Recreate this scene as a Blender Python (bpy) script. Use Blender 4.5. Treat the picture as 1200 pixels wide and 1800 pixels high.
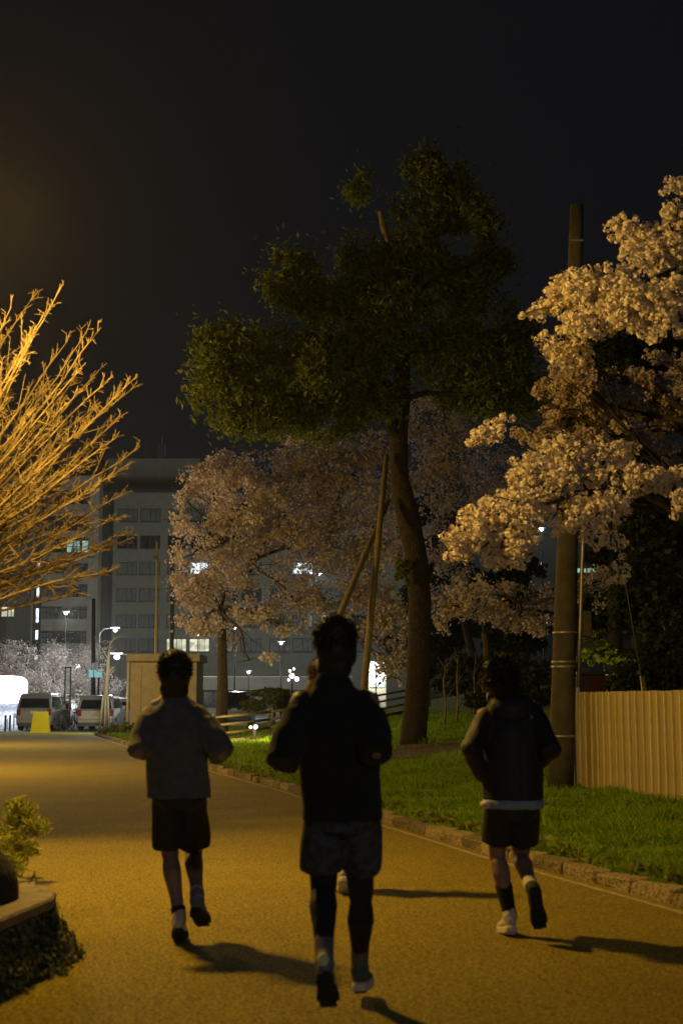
import bpy, bmesh, math, random
import numpy as np
from mathutils import Vector, Matrix, noise as mnoise

random.seed(7)
RNG = np.random.default_rng(11)
SC = bpy.context.scene
COL = SC.collection
for o in list(bpy.data.objects):
    bpy.data.objects.remove(o)

# ------------------------------------------------------------------ camera
CAMH, F, TH = 1.37, 2500.0, math.atan(334 / 2500.0)
cd = bpy.data.cameras.new('camera')
cam = bpy.data.objects.new('camera', cd)
COL.objects.link(cam)
cam.location = (0, 0, CAMH)
cam.rotation_euler = (math.pi / 2 + TH, 0, 0)
cd.sensor_fit = 'VERTICAL'
cd.sensor_height = 36.0
cd.sensor_width = 24.0
cd.lens = 50.0
cd.clip_start = 0.05
cd.clip_end = 3000
cd.dof.use_dof = True
cd.dof.focus_distance = 34.0
cd.dof.aperture_fstop = 3.2
SC.camera = cam

# ------------------------------------------------------------------ night sky
W = bpy.data.worlds.new('World')
SC.world = W
W.use_nodes = True
bg = W.node_tree.nodes['Background']
bg.inputs[0].default_value = (0.0045, 0.0048, 0.0060, 1)
bg.inputs[1].default_value = 1.0

SC.view_settings.view_transform = 'Standard'
SC.view_settings.look = 'None'
SC.view_settings.exposure = 0.0
SC.view_settings.gamma = 1.0
SC.render.engine = 'CYCLES'
SC.cycles.max_bounces = 5
SC.cycles.transparent_max_bounces = 8
SC.cycles.use_denoising = True
SC.cycles.sample_clamp_indirect = 4.0
SC.cycles.caustics_reflective = False
SC.cycles.caustics_refractive = False

SODIUM = (1.0, 0.575, 0.085)
SODIUM2 = (1.0, 0.60, 0.13)
SODIUM3 = (1.0, 0.68, 0.26)
LED = (0.90, 0.97, 0.93)
LAMP_P = 4000.0        # sodium path lamp assumed beside the frame
LAMP2_P = 6200.0  # next lamp along the path, assumed out of frame
LAMP3_P = 5400.0       # far lamp along the path, unseen, added to light cherries and booth
BACK_P = 1500.0        # unseen white lamp assumed behind the camera to light the runners' backs
HAZE = 0.00019
LED_P = 1.0            # scale of all the car park lamps


def point_light(name, loc, power, color, radius, parent=None):
    l = bpy.data.lights.new(name, 'POINT')
    l.energy = power
    l.color = color
    l.shadow_soft_size = radius
    o = bpy.data.objects.new(name, l)
    COL.objects.link(o)
    o.location = loc
    if parent:
        o.parent = parent
        o.location = Vector(loc) - parent.location
    return o


# ------------------------------------------------------------------ helpers
def P(u, v, Y):
    """world point seen at photo pixel (u, v), Y metres in front of the camera"""
    x = (u - 600) / F
    t = (900 - v) / F
    dy = math.cos(TH) - t * math.sin(TH)
    dz = math.sin(TH) + t * math.cos(TH)
    k = Y / dy
    return Vector((x * k, Y, CAMH + dz * k))


KERB = [(8.0, -8.0), (4.55, 1.0), (3.4, 5.5), (2.32, 9.6), (1.35, 13.0), (.46, 16.6), (-.85, 22.5), (-2.7, 29.5), (-5.9, 42.0), (-8.6, 53.0), (-10.3, 60.0)]
KY = np.array([p[1] for p in KERB])
KX = np.array([p[0] for p in KERB])


def kx(y):
    return float(np.interp(y, KY, KX))


def gz(x, y):
    d = (x - kx(min(y, 60))) * 0.85
    if d < 0:
        return 0.0
    d = min(d, 15)
    h = 0.07 + 0.035 * d + 0.0078 * d * d
    if y > 58:
        h *= max(0.0, 1 - (y - 58) / 8.0)
    if y < 16:
        h *= max(.45, 1 - (16 - y) / 26.0)
    return h


def G(u, v):
    """where the ray through pixel (u, v) meets the ground"""
    Y = 4.0
    while Y < 120:
        p = P(u, v, Y)
        if p.z <= gz(p.x, p.y):
            return p
        Y += 0.05
    return P(u, v, 100)


def mat(name, c, rough=.8, var=.25, scale=6.0, bump=.2, bscale=None, metal=0.0, c2=None, detail=6, dist=.02, spec=.4, sheen=0.0):
    m = bpy.data.materials.new(name)
    m.use_nodes = True
    nt = m.node_tree
    n, l = nt.nodes, nt.links
    b = n['Principled BSDF']
    b.inputs['Roughness'].default_value = rough
    b.inputs['Metallic'].default_value = metal
    b.inputs['Specular IOR Level'].default_value = spec
    if sheen:
        b.inputs['Sheen Weight'].default_value = sheen
    tc = n.new('ShaderNodeTexCoord')
    nz = n.new('ShaderNodeTexNoise')
    nz.inputs['Scale'].default_value = scale
    nz.inputs['Detail'].default_value = detail
    nz.inputs['Roughness'].default_value = .65
    l.new(tc.outputs['Object'], nz.inputs['Vector'])
    cr = n.new('ShaderNodeValToRGB')
    e = cr.color_ramp.elements
    e[0].position, e[1].position = .32, .68
    lo = [max(0, k * (1 - var)) for k in c]
    hi = [min(1, k * (1 + var)) for k in (c2 or c)]
    e[0].color = (*lo, 1)
    e[1].color = (*hi, 1)
    l.new(nz.outputs['Fac'], cr.inputs['Fac'])
    l.new(cr.outputs['Color'], b.inputs['Base Color'])
    if bump:
        bp = n.new('ShaderNodeBump')
        bp.inputs['Strength'].default_value = bump
        bp.inputs['Distance'].default_value = dist
        n2 = n.new('ShaderNodeTexNoise')
        n2.inputs['Scale'].default_value = bscale or scale * 3
        n2.inputs['Detail'].default_value = 4
        l.new(tc.outputs['Object'], n2.inputs['Vector'])
        l.new(n2.outputs['Fac'], bp.inputs['Height'])
        l.new(bp.outputs['Normal'], b.inputs['Normal'])
    return m


def leafmat(name, c, c2, trans=.35, rough=.6, scale=3.0, per=True):
    """foliage or petals: colour varies from leaf to leaf, some light comes through"""
    m = bpy.data.materials.new(name)
    m.use_nodes = True
    n, l = m.node_tree.nodes, m.node_tree.links
    b = n['Principled BSDF']
    b.inputs['Roughness'].default_value = rough
    b.inputs['Specular IOR Level'].default_value = .25
    geo = n.new('ShaderNodeNewGeometry')
    cr = n.new('ShaderNodeValToRGB')
    cr.color_ramp.elements[0].color = (*c, 1)
    cr.color_ramp.elements[1].color = (*c2, 1)
    if per:
        l.new(geo.outputs['Random Per Island'], cr.inputs['Fac'])
    else:
        tc = n.new('ShaderNodeTexCoord')
        nz = n.new('ShaderNodeTexNoise')
        nz.inputs['Scale'].default_value = scale
        l.new(tc.outputs['Object'], nz.inputs['Vector'])
        l.new(nz.outputs['Fac'], cr.inputs['Fac'])
    l.new(cr.outputs['Color'], b.inputs['Base Color'])
    t = n.new('ShaderNodeBsdfTranslucent')
    l.new(cr.outputs['Color'], t.inputs['Color'])
    mx = n.new('ShaderNodeMixShader')
    mx.inputs[0].default_value = trans
    l.new(b.outputs[0], mx.inputs[1])
    l.new(t.outputs[0], mx.inputs[2])
    l.new(mx.outputs[0], n['Material Output'].inputs['Surface'])
    return m


def emat(name, c, s):
    m = bpy.data.materials.new(name)
    m.use_nodes = True
    b = m.node_tree.nodes['Principled BSDF']
    b.inputs['Base Color'].default_value = (.6, .6, .6, 1)
    b.inputs['Emission Color'].default_value = (*c, 1)
    b.inputs['Emission Strength'].default_value = s
    return m


def roomlit(name, c, s, scale):
    """a lit room behind glass: uneven brightness of ceiling, blinds and shelves"""
    m = emat(name, c, s)
    n, l = m.node_tree.nodes, m.node_tree.links
    tc = n.new('ShaderNodeTexCoord')
    v = n.new('ShaderNodeTexVoronoi')
    v.inputs['Scale'].default_value = scale
    l.new(tc.outputs['Object'], v.inputs['Vector'])
    mr = n.new('ShaderNodeMapRange')
    mr.inputs['To Min'].default_value = s * .35
    mr.inputs['To Max'].default_value = s * 1.5
    l.new(v.outputs['Color'], mr.inputs['Value'])
    l.new(mr.outputs['Result'], n['Principled BSDF'].inputs['Emission Strength'])
    return m


class MB:
    def __init__(s):
        s.v, s.f = [], []

    def add(s, vs, fs):
        k = len(s.v)
        s.v += [tuple(p) for p in vs]
        s.f += [tuple(i + k for i in f) for f in fs]

    def box(s, x0, x1, y0, y1, z0, z1, bev=0.0):
        if bev:
            b = bev
            ring = lambda z, k: [(x0 + k + (b if i in (1, 6) else 0) * 0 + dx, y0 + k + dy, z) for i, (dx, dy) in enumerate(
                [(b, 0), (x1 - x0 - 2 * k - b, 0), (x1 - x0 - 2 * k, b), (x1 - x0 - 2 * k, y1 - y0 - 2 * k - b),
                 (x1 - x0 - 2 * k - b, y1 - y0 - 2 * k), (b, y1 - y0 - 2 * k), (0, y1 - y0 - 2 * k - b), (0, b)])]
            rs = ring(z0, b * .8) + ring(z0 + b, 0) + ring(z1 - b, 0) + ring(z1, b * .8)
            fs = [tuple(range(7, -1, -1)), tuple(range(24, 32))]
            for r in range(3):
                for i in range(8):
                    j = (i + 1) % 8
                    fs.append((r * 8 + i, r * 8 + j, r * 8 + 8 + j, r * 8 + 8 + i))
            s.add(rs, fs)
            return
        s.add([(x0, y0, z0), (x1, y0, z0), (x1, y1, z0), (x0, y1, z0), (x0, y0, z1), (x1, y0, z1), (x1, y1, z1), (x0, y1, z1)],
              [(3, 2, 1, 0), (4, 5, 6, 7), (0, 1, 5, 4), (1, 2, 6, 5), (2, 3, 7, 6), (3, 0, 4, 7)])

    def bar(s, a, b, w, h):
        """box-section bar from a to b"""
        a, b = Vector(a), Vector(b)
        d = (b - a).normalized()
        up = Vector((0, 0, 1)) if abs(d.z) < .95 else Vector((0, 1, 0))
        x = d.cross(up).normalized() * w / 2
        z = x.cross(d).normalized() * h / 2
        vs = [a - x - z, a + x - z, a + x + z, a - x + z, b - x - z, b + x - z, b + x + z, b - x + z]
        s.add(vs, [(0, 1, 2, 3), (7, 6, 5, 4), (0, 4, 5, 1), (1, 5, 6, 2), (2, 6, 7, 3), (3, 7, 4, 0)])

    def tube(s, pts, radii, n=8, cap=True):
        pts = [Vector(p) for p in pts]
        if not isinstance(radii, (list, tuple)):
            radii = [radii] * len(pts)
        k = len(s.v)
        ref = None
        for i, p in enumerate(pts):
            a, b = pts[max(i - 1, 0)], pts[min(i + 1, len(pts) - 1)]
            d = (b - a)
            d = d.normalized() if d.length > 1e-9 else Vector((0, 0, 1))
            if ref is None:
                ref = Vector((1, 0, 0)) if abs(d.x) < .8 else Vector((0, 1, 0))
            x = (ref - d * ref.dot(d)).normalized()
            ref = x
            y = d.cross(x)
            for j in range(n):
                q = 2 * math.pi * j / n
                s.v.append(tuple(p + (x * math.cos(q) + y * math.sin(q)) * radii[i]))
        for i in range(len(pts) - 1):
            for j in range(n):
                j2 = (j + 1) % n
                s.f.append((k + i * n + j, k + i * n + j2, k + i * n + n + j2, k + i * n + n + j))
        if cap:
            s.f.append(tuple(k + j for j in range(n - 1, -1, -1)))
            e = k + (len(pts) - 1) * n
            s.f.append(tuple(e + j for j in range(n)))

    def cap(s, p0, p1, r0, r1, n=14):
        """tapered capsule with round ends"""
        p0, p1 = Vector(p0), Vector(p1)
        d = (p1 - p0)
        L = d.length
        d = d.normalized() if L > 1e-9 else Vector((0, 0, 1))
        pts, rr = [], []
        for q in (85, 60, 35, 12):
            a = math.radians(q)
            pts.append(p0 - d * r0 * math.sin(a)); rr.append(r0 * math.cos(a))
        for t in (.25, .5, .75):
            pts.append(p0 + d * L * t); rr.append(r0 + (r1 - r0) * t)
        for q in (12, 35, 60, 85):
            a = math.radians(q)
            pts.append(p1 + d * r1 * math.sin(a)); rr.append(r1 * math.cos(a))
        s.tube(pts, rr, n)

    def ell(s, c, r, rot=None, n=14, m=9):
        c = Vector(c)
        vs, fs = [], []
        for i in range(m + 1):
            a = math.pi * (i + .02 if i == 0 else i - .02 if i == m else i) / m
            for j in range(n):
                q = 2 * math.pi * j / n
                p = Vector((r[0] * math.sin(a) * math.cos(q), r[1] * math.sin(a) * math.sin(q), r[2] * math.cos(a)))
                vs.append(c + (rot @ p if rot else p))
        for i in range(m):
            for j in range(n):
                j2 = (j + 1) % n
                fs.append((i * n + j, i * n + n + j, i * n + n + j2, i * n + j2))
        fs.append(tuple(range(n)))
        fs.append(tuple(m * n + j for j in range(n - 1, -1, -1)))
        s.add(vs, fs)

    def loft(s, rings, n=22, power=2.3):
        """closed loft; rings = (centre, rx, ry) stacked, superellipse sections in x and y"""
        k = len(s.v)
        for c, rx, ry in rings:
            for j in range(n):
                q = 2 * math.pi * j / n
                cx, sx = math.cos(q), math.sin(q)
                s.v.append((c[0] + rx * math.copysign(abs(cx) ** (2 / power), cx), c[1] + ry * math.copysign(abs(sx) ** (2 / power), sx), c[2]))
        for i in range(len(rings) - 1):
            for j in range(n):
                j2 = (j + 1) % n
                s.f.append((k + i * n + j, k + i * n + j2, k + i * n + n + j2, k + i * n + n + j))
        s.f.append(tuple(k + j for j in range(n - 1, -1, -1)))
        e = k + (len(rings) - 1) * n
        s.f.append(tuple(e + j for j in range(n)))

    def mesh(s, name, m=None, smooth=False):
        me = bpy.data.meshes.new(name)
        me.from_pydata(s.v, [], s.f)
        if smooth:
            me.polygons.foreach_set('use_smooth', [True] * len(me.polygons))
        if m:
            me.materials.append(m)
        me.update()
        return me

    def build(s, name, m, parent=None, smooth=False):
        return link(name, s.mesh(name, m, smooth), parent)


def link(name, me, parent=None):
    o = bpy.data.objects.new(name, me)
    COL.objects.link(o)
    if parent:
        o.parent = parent
        r = parent
        off = Vector((0, 0, 0))
        while r:
            off += Vector(r.location)
            r = r.parent
        o.location = -off
    return o


def tag(o, label, cat, group=None, kind=None):
    o['label'] = label
    o['category'] = cat
    if group:
        o['group'] = group
    if kind:
        o['kind'] = kind
    return o


def thing(name, label, cat, loc=(0, 0, 0), group=None):
    o = bpy.data.objects.new(name, None)
    COL.objects.link(o)
    o.location = loc
    return tag(o, label, cat, group)


def structure(o):
    o['kind'] = 'structure'
    return o


def quads(name, c, sx, sy, m, parent=None, rng=RNG, up=0.0, normals=None, tri=False):
    """many small leaf faces, turned at random (up = how far they face upwards)"""
    N = len(c)
    if normals is None:
        nn = rng.normal(size=(N, 3))
        nn[:, 2] += up
    else:
        nn = normals + rng.normal(size=(N, 3)) * .35
    nn /= np.linalg.norm(nn, axis=1)[:, None] + 1e-9
    t = rng.normal(size=(N, 3))
    a = np.cross(nn, t)
    a /= np.linalg.norm(a, axis=1)[:, None] + 1e-9
    b = np.cross(nn, a)
    sx = np.broadcast_to(sx, (N,))[:, None] * .5
    sy = np.broadcast_to(sy, (N,))[:, None] * .5
    a, b = a * sx, b * sy
    bend = nn * sy * .35
    vs = np.stack([c - b, c + a * 1.0 - b * .1 + bend, c + b, c - a * 1.0 - b * .1 + bend], 1).reshape(-1, 3)
    me = bpy.data.meshes.new(name)
    me.vertices.add(4 * N)
    me.loops.add(4 * N)
    me.polygons.add(N)
    me.vertices.foreach_set('co', vs.astype(np.float32).ravel())
    me.loops.foreach_set('vertex_index', np.arange(4 * N, dtype=np.int32))
    me.polygons.foreach_set('loop_start', np.arange(0, 4 * N, 4, dtype=np.int32))
    me.materials.append(m)
    me.update()
    me.validate()
    return link(name, me, parent)


def tris(name, vs, m, parent=None):
    """vs (N,3,3)"""
    N = len(vs)
    me = bpy.data.meshes.new(name)
    me.vertices.add(3 * N)
    me.loops.add(3 * N)
    me.polygons.add(N)
    me.vertices.foreach_set('co', np.asarray(vs, np.float32).ravel())
    me.loops.foreach_set('vertex_index', np.arange(3 * N, dtype=np.int32))
    me.polygons.foreach_set('loop_start', np.arange(0, 3 * N, 3, dtype=np.int32))
    me.materials.append(m)
    me.update()
    return link(name, me, parent)


def remesh(mb, name, m, parent, voxel=.009, smooth=4, wr=0.0, ws=9.0, stretch=(1, 1, 1), seed=0):
    """join overlapping closed shapes into ONE continuous skin; wr = cloth wrinkle depth"""
    me = mb.mesh(name + '_raw')
    t = bpy.data.objects.new('raw', me)
    COL.objects.link(t)
    r = t.modifiers.new('r', 'REMESH')
    r.mode = 'VOXEL'
    r.voxel_size = voxel
    sm = t.modifiers.new('s', 'SMOOTH')
    sm.factor = .5
    sm.iterations = smooth
    dg = bpy.context.evaluated_depsgraph_get()
    me2 = bpy.data.meshes.new_from_object(t.evaluated_get(dg))
    bpy.data.objects.remove(t)
    bpy.data.meshes.remove(me)
    me2.name = name
    me2.materials.clear()
    me2.materials.append(m)
    if wr:
        co = np.empty(len(me2.vertices) * 3, np.float32)
        no = np.empty(len(me2.vertices) * 3, np.float32)
        me2.vertices.foreach_get('co', co)
        me2.vertices.foreach_get('normal', no)
        co = co.reshape(-1, 3); no = no.reshape(-1, 3)
        d = np.array([mnoise.noise(Vector((p[0] * ws * stretch[0] + seed, p[1] * ws * stretch[1], p[2] * ws * stretch[2]))) +
                      .5 * mnoise.noise(Vector((p[0] * ws * 2.3 + seed, p[1] * ws * 2.3, p[2] * ws * 1.1))) for p in co], np.float32)
        co += no * (d * wr)[:, None]
        me2.vertices.foreach_set('co', co.ravel())
    me2.polygons.foreach_set('use_smooth', [True] * len(me2.polygons))
    me2.update()
    return link(name, me2, parent)


def bez(a, b, c, n=8):
    a, b, c = Vector(a), Vector(b), Vector(c)
    return [a * (1 - t) ** 2 + b * 2 * t * (1 - t) + c * t * t for t in [i / n for i in range(n + 1)]]


def wobble(pts, amt, freq=1.0, seed=0.0):
    out = []
    n = len(pts)
    for i, p in enumerate(pts):
        k = amt * min(1, i / 2.0) * (1 if i < n - 1 else .4)
        q = Vector(p) * freq + Vector((seed, seed * 1.7, -seed))
        out.append(Vector(p) + Vector((mnoise.noise(q), mnoise.noise(q + Vector((9, 3, 1))), mnoise.noise(q + Vector((-4, 7, 5))))) * k)
    return out


# ------------------------------------------------------------------ materials
M = {}
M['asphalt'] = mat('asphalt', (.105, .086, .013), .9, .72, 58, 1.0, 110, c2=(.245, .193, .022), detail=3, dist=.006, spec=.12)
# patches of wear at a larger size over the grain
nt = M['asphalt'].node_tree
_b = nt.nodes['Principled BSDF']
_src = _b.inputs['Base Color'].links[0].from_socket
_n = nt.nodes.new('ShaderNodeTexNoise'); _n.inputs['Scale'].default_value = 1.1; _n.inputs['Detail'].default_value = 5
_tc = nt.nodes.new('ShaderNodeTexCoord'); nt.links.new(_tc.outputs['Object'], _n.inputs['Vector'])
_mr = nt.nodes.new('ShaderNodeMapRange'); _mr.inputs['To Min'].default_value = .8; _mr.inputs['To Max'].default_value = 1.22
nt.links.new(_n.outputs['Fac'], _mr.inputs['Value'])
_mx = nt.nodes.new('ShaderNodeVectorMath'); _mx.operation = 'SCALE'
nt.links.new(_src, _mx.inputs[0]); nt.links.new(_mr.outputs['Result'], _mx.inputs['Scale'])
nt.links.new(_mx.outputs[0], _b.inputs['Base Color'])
M['lot'] = mat('lot_asphalt', (.05, .05, .05), .85, .3, 30, .3, 90)
M['soil'] = mat('soil', (.15, .17, .03), .95, .4, 5, .6, 30, c2=(.21, .28, .03))
M['bare'] = mat('bare_earth', (.10, .07, .04), .95, .4, 9, .6, 40)
M['grass'] = leafmat('grass_blades', (.15, .26, .014), (.32, .48, .03), .45)
M['weed'] = leafmat('weed_leaves', (.12, .16, .02), (.30, .32, .06), .4)
M['kerb'] = mat('kerb_stone', (.22, .18, .11), .95, .6, 22, 1.0, 45, dist=.03)
M['gutter'] = mat('gutter_concrete', (.36, .31, .25), .85, .3, 10, .3, 60)
M['concrete'] = mat('concrete', (.27, .25, .215), .85, .22, 5, .3, 50)
M['coping'] = mat('coping_stone', (.24, .20, .15), .85, .35, 12, .5, 60)
M['rock'] = mat('dark_rock', (.018, .018, .019), .9, .4, 9, .7, 20)
M['wallface'] = mat('mossy_wall', (.06, .055, .045), .95, .4, 8, .7, 30)
M['shrublit'] = leafmat('lamplit_shrub_leaves', (.22, .26, .03), (.46, .46, .09), .4)  # brighter copy of the weed leaves, lamplight put into the colour
M['ivy'] = leafmat('ivy', (.09, .11, .05), (.27, .28, .15), .3)
M['bark'] = mat('pine_bark', (.028, .020, .014), .95, .5, 9, 1.0, 22, dist=.05)
M['cherrybark'] = mat('cherry_bark', (.055, .042, .036), .9, .4, 10, .7, 30)
M['baretwig'] = mat('bare_branch_bark', (.20, .155, .09), .85, .25, 10, .4, 40)
M['pine'] = leafmat('evergreen_leaves', (.07, .10, .018), (.18, .22, .04), .45)
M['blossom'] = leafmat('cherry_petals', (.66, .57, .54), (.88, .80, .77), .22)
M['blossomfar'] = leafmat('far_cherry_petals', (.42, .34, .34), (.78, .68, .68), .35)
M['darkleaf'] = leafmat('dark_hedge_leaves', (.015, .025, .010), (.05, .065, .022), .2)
M['limeleaf'] = leafmat('lime_leaves', (.10, .14, .012), (.24, .26, .03), .4)
M['bamboo'] = mat('prop_wood', (.20, .16, .09), .8, .3, 8, .3, 30)
M['polecon'] = mat('pole_concrete', (.065, .058, .048), .85, .3, 6, .3, 60)
M['hoard'] = mat('hoarding_sheet', (.37, .295, .13), .6, .12, 3, .08, 40)
M['hoardrib'] = mat('hoarding_rib', (.62, .52, .30), .6, .12, 6, .05, 40)
M['fencewood'] = mat('rail_wood', (.12, .085, .05), .9, .4, 12, .4, 50)
M['boothwall'] = mat('booth_wall', (.42, .36, .26), .8, .14, 3, .2, 60)
M['boothroof'] = mat('booth_roof', (.36, .32, .25), .8, .2, 4, .2, 40)
M['facade'] = mat('facade_tiles', (.30, .29, .225), .85, .10, 1.2, .1, 8)
M['facadewing'] = mat('facade_wing', (.40, .36, .29), .85, .12, 1.2, .1, 8)
M['facadedark'] = mat('facade_dark', (.04, .04, .038), .85, .2, 1, .1, 8)
M['winframe'] = mat('window_frame', (.045, .045, .045), .6, .1, 5, 0)
M['darkglass'] = mat('dark_glass', (.012, .013, .014), .15, .3, 2, 0, spec=.5)
M['blindglass'] = mat('curtained_glass', (.17, .175, .165), .5, .35, 3, .1, 20)
M['litcyan'] = roomlit('lit_room_green', (.42, .85, .72), .55, 1.3)
M['litwhite'] = roomlit('lit_room_white', (.75, .95, 1.0), 1.6, 1.5)
M['litwarm'] = roomlit('lit_room_warm', (.95, .92, .62), .7, 1.4)
M['litpink'] = roomlit('lit_room_pink', (1.0, .72, .62), 1.6, 2.0)
M['steel'] = mat('galvanised_steel', (.33, .33, .32), .45, .15, 8, .05, 30, metal=.6)
M['darksteel'] = mat('dark_painted_steel', (.03, .03, .032), .5, .2, 8, .05, 30)
M['yellowlit_pole'] = mat('pole_lamp_yellow', (.44, .36, .17), .7, .15, 6, .1, 40)  # yellow of the lamplight put into the pole's base colour
M['ledlens'] = emat('led_lens', (.83, .80, 1.0), 14)
M['globe'] = emat('sodium_globe', (1, .72, .3), 25)
M['floodlens'] = emat('flood_lens', (1, .70, .78), 10)
M['yellow'] = mat('yellow_plastic', (.95, .82, .015), .5, .06, 4, .03, 30)
M['silver'] = mat('silver_car_paint', (.36, .35, .32), .35, .05, 3, 0, metal=.35, spec=.5)
M['white_car'] = mat('white_car_paint', (.62, .61, .58), .35, .05, 3, 0, spec=.5)
M['dark_car'] = mat('dark_car_paint', (.02, .02, .024), .25, .1, 3, 0, spec=.6)
M['carglass'] = mat('car_glass', (.010, .010, .012), .08, .1, 3, 0, spec=.6)
M['tyre'] = mat('tyre_rubber', (.018, .018, .018), .9, .2, 20, .1)
M['plastic'] = mat('grey_plastic', (.08, .08, .08), .6, .2, 10, .05)
M['plate'] = mat('number_plate', (.62, .62, .58), .5, .05, 10, 0)
M['tail'] = mat('tail_lamp', (.25, .02, .015), .25, .1, 10, 0)
M['cyan'] = emat('cyan_sign_face', (.10, .55, .62), .55)
M['signwhite'] = emat('sign_panel', (.55, .60, .55), .10)
M['canopylit'] = emat('lit_canopy', (.86, .90, 1.0), 2.6)
M['boxlit'] = mat('pale_boxes', (.5, .55, .62), .7, .4, 7, .1)
M['skin'] = mat('skin', (.25, .155, .125), .55, .10, 18, .12, 160, dist=.004)
M['black_tee'] = mat('black_cotton', (.012, .012, .013), .95, .2, 30, .15, 260, dist=.004, sheen=.05)
M['navy_short'] = mat('navy_mottled_nylon', (.022, .027, .038), .8, .6, 22, .15, 200, c2=(.045, .058, .078), dist=.004)
M['black_nylon'] = mat('black_nylon', (.011, .011, .012), .7, .2, 30, .1, 200, dist=.004)
M['legging'] = mat('black_leggings', (.010, .010, .012), .8, .2, 30, .1, 300, dist=.003)
M['grey_tee'] = mat('charcoal_sweat', (.095, .098, .10), .95, .2, 26, .2, 240, dist=.004, sheen=.1)
M['jacket'] = mat('black_windbreaker', (.013, .013, .014), .65, .2, 20, .15, 120, dist=.004)
M['belt'] = mat('pale_grey_band', (.24, .30, .38), .8, .15, 20, .1, 120)
M['hair'] = mat('black_hair', (.014, .011, .009), .55, .3, 40, .5, 120, dist=.004)
M['hairbrown'] = mat('brown_hair', (.09, .05, .025), .55, .3, 40, .5, 120, dist=.004)
M['shoe_grey'] = mat('grey_mesh_shoe', (.17, .165, .19), .8, .3, 40, .2, 200)
M['shoe_green'] = mat('teal_mesh_shoe', (.08, .11, .09), .8, .3, 40, .2, 200)
M['shoe_white'] = mat('pale_shoe', (.55, .50, .44), .7, .15, 30, .1, 200)
M['shoe_dark'] = mat('dark_shoe', (.03, .03, .033), .8, .2, 30, .1, 200)
M['sole_dark'] = mat('dark_rubber_sole', (.018, .018, .02), .9, .2, 30, .2, 120)
M['sole_white'] = mat('white_foam_sole', (.62, .58, .50), .7, .1, 30, .1, 120)
M['heeltab'] = mat('lime_heel_tab', (.70, .72, .30), .7, .1, 30, 0)
M['sock_white'] = mat('white_sock', (.60, .55, .50), .95, .1, 60, .2, 300)
M['sock_grey'] = mat('grey_sock', (.12, .115, .125), .95, .15, 60, .2, 300)
M['sock_black'] = mat('black_sock', (.013, .013, .013), .95, .2, 60, .2, 300)
M['tan_shirt'] = mat('tan_shirt', (.30, .20, .12), .9, .15, 20, .2, 200)
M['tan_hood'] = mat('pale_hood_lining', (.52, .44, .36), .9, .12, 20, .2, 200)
M['shed'] = mat('maroon_shed', (.055, .016, .014), .7, .2, 6, .1, 30)
M['eye'] = mat('eye_white', (.6, .58, .55), .3, .02, 10, 0)

def perpiece(m, lo, hi):
    """each stone or board keeps a tone of its own"""
    nt = m.node_tree
    b = nt.nodes['Principled BSDF']
    src = b.inputs['Base Color'].links[0].from_socket
    oi = nt.nodes.new('ShaderNodeObjectInfo')
    mr = nt.nodes.new('ShaderNodeMapRange')
    mr.inputs['To Min'].default_value, mr.inputs['To Max'].default_value = lo, hi
    nt.links.new(oi.outputs['Random'], mr.inputs['Value'])
    vm = nt.nodes.new('ShaderNodeVectorMath'); vm.operation = 'SCALE'
    nt.links.new(src, vm.inputs[0]); nt.links.new(mr.outputs['Result'], vm.inputs['Scale'])
    nt.links.new(vm.outputs[0], b.inputs['Base Color'])


perpiece(M['kerb'], .65, 1.5)
perpiece(M['hoard'], .86, 1.10)
perpiece(M['hoardrib'], .8, 1.1)
# ------------------------------------------------------------------ ground, path, bank
def sheet(name, poly, z, m):
    mb = MB()
    mb.add([(x, y, z) for x, y in poly], [tuple(range(len(poly)))])
    return structure(mb.build(name, m))


sheet('ground', [(-900, -300), (900, -300), (900, 1500), (-900, 1500)], 0.0, M['lot'])
ys = [-6, -2, 2, 5.5, 9.6, 13, 16.6, 19.5, 22.5, 26, 29.5, 36, 42, 48, 53, 58, 61, 64]
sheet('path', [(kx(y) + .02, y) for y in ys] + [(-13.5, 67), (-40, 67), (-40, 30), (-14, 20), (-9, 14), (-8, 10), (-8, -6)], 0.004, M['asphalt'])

# grass bank on the right: rows of vertices along the kerb
mb = MB()
yy = list(np.concatenate([np.arange(-6, 30, 1.0), np.arange(30, 67, 1.6)]))
dd = [0.19, .35, .7, 1.2, 1.8, 2.5, 3.3, 4.2, 5.2, 6.4, 8, 10, 12.5, 15, 18, 30, 60]
grid = []
for y in yy:
    for d in dd:
        x = kx(min(y, 60)) + d + (max(0, y - 60) * .9)
        z = gz(kx(min(y, 60)) + d, y)
        z += .035 * mnoise.noise(Vector((x * .8, y * .8, 0))) * min(1, d)
        grid.append((x, y, max(z, .06 if y < 62 else .006)))
nd = len(dd)
fs = []
for i in range(len(yy) - 1):
    for j in range(nd - 1):
        fs.append((i * nd + j, i * nd + j + 1, (i + 1) * nd + j + 1, (i + 1) * nd + j))
mb.add(grid, fs)
structure(mb.build('grass_bank', M['soil'], smooth=True))

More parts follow.
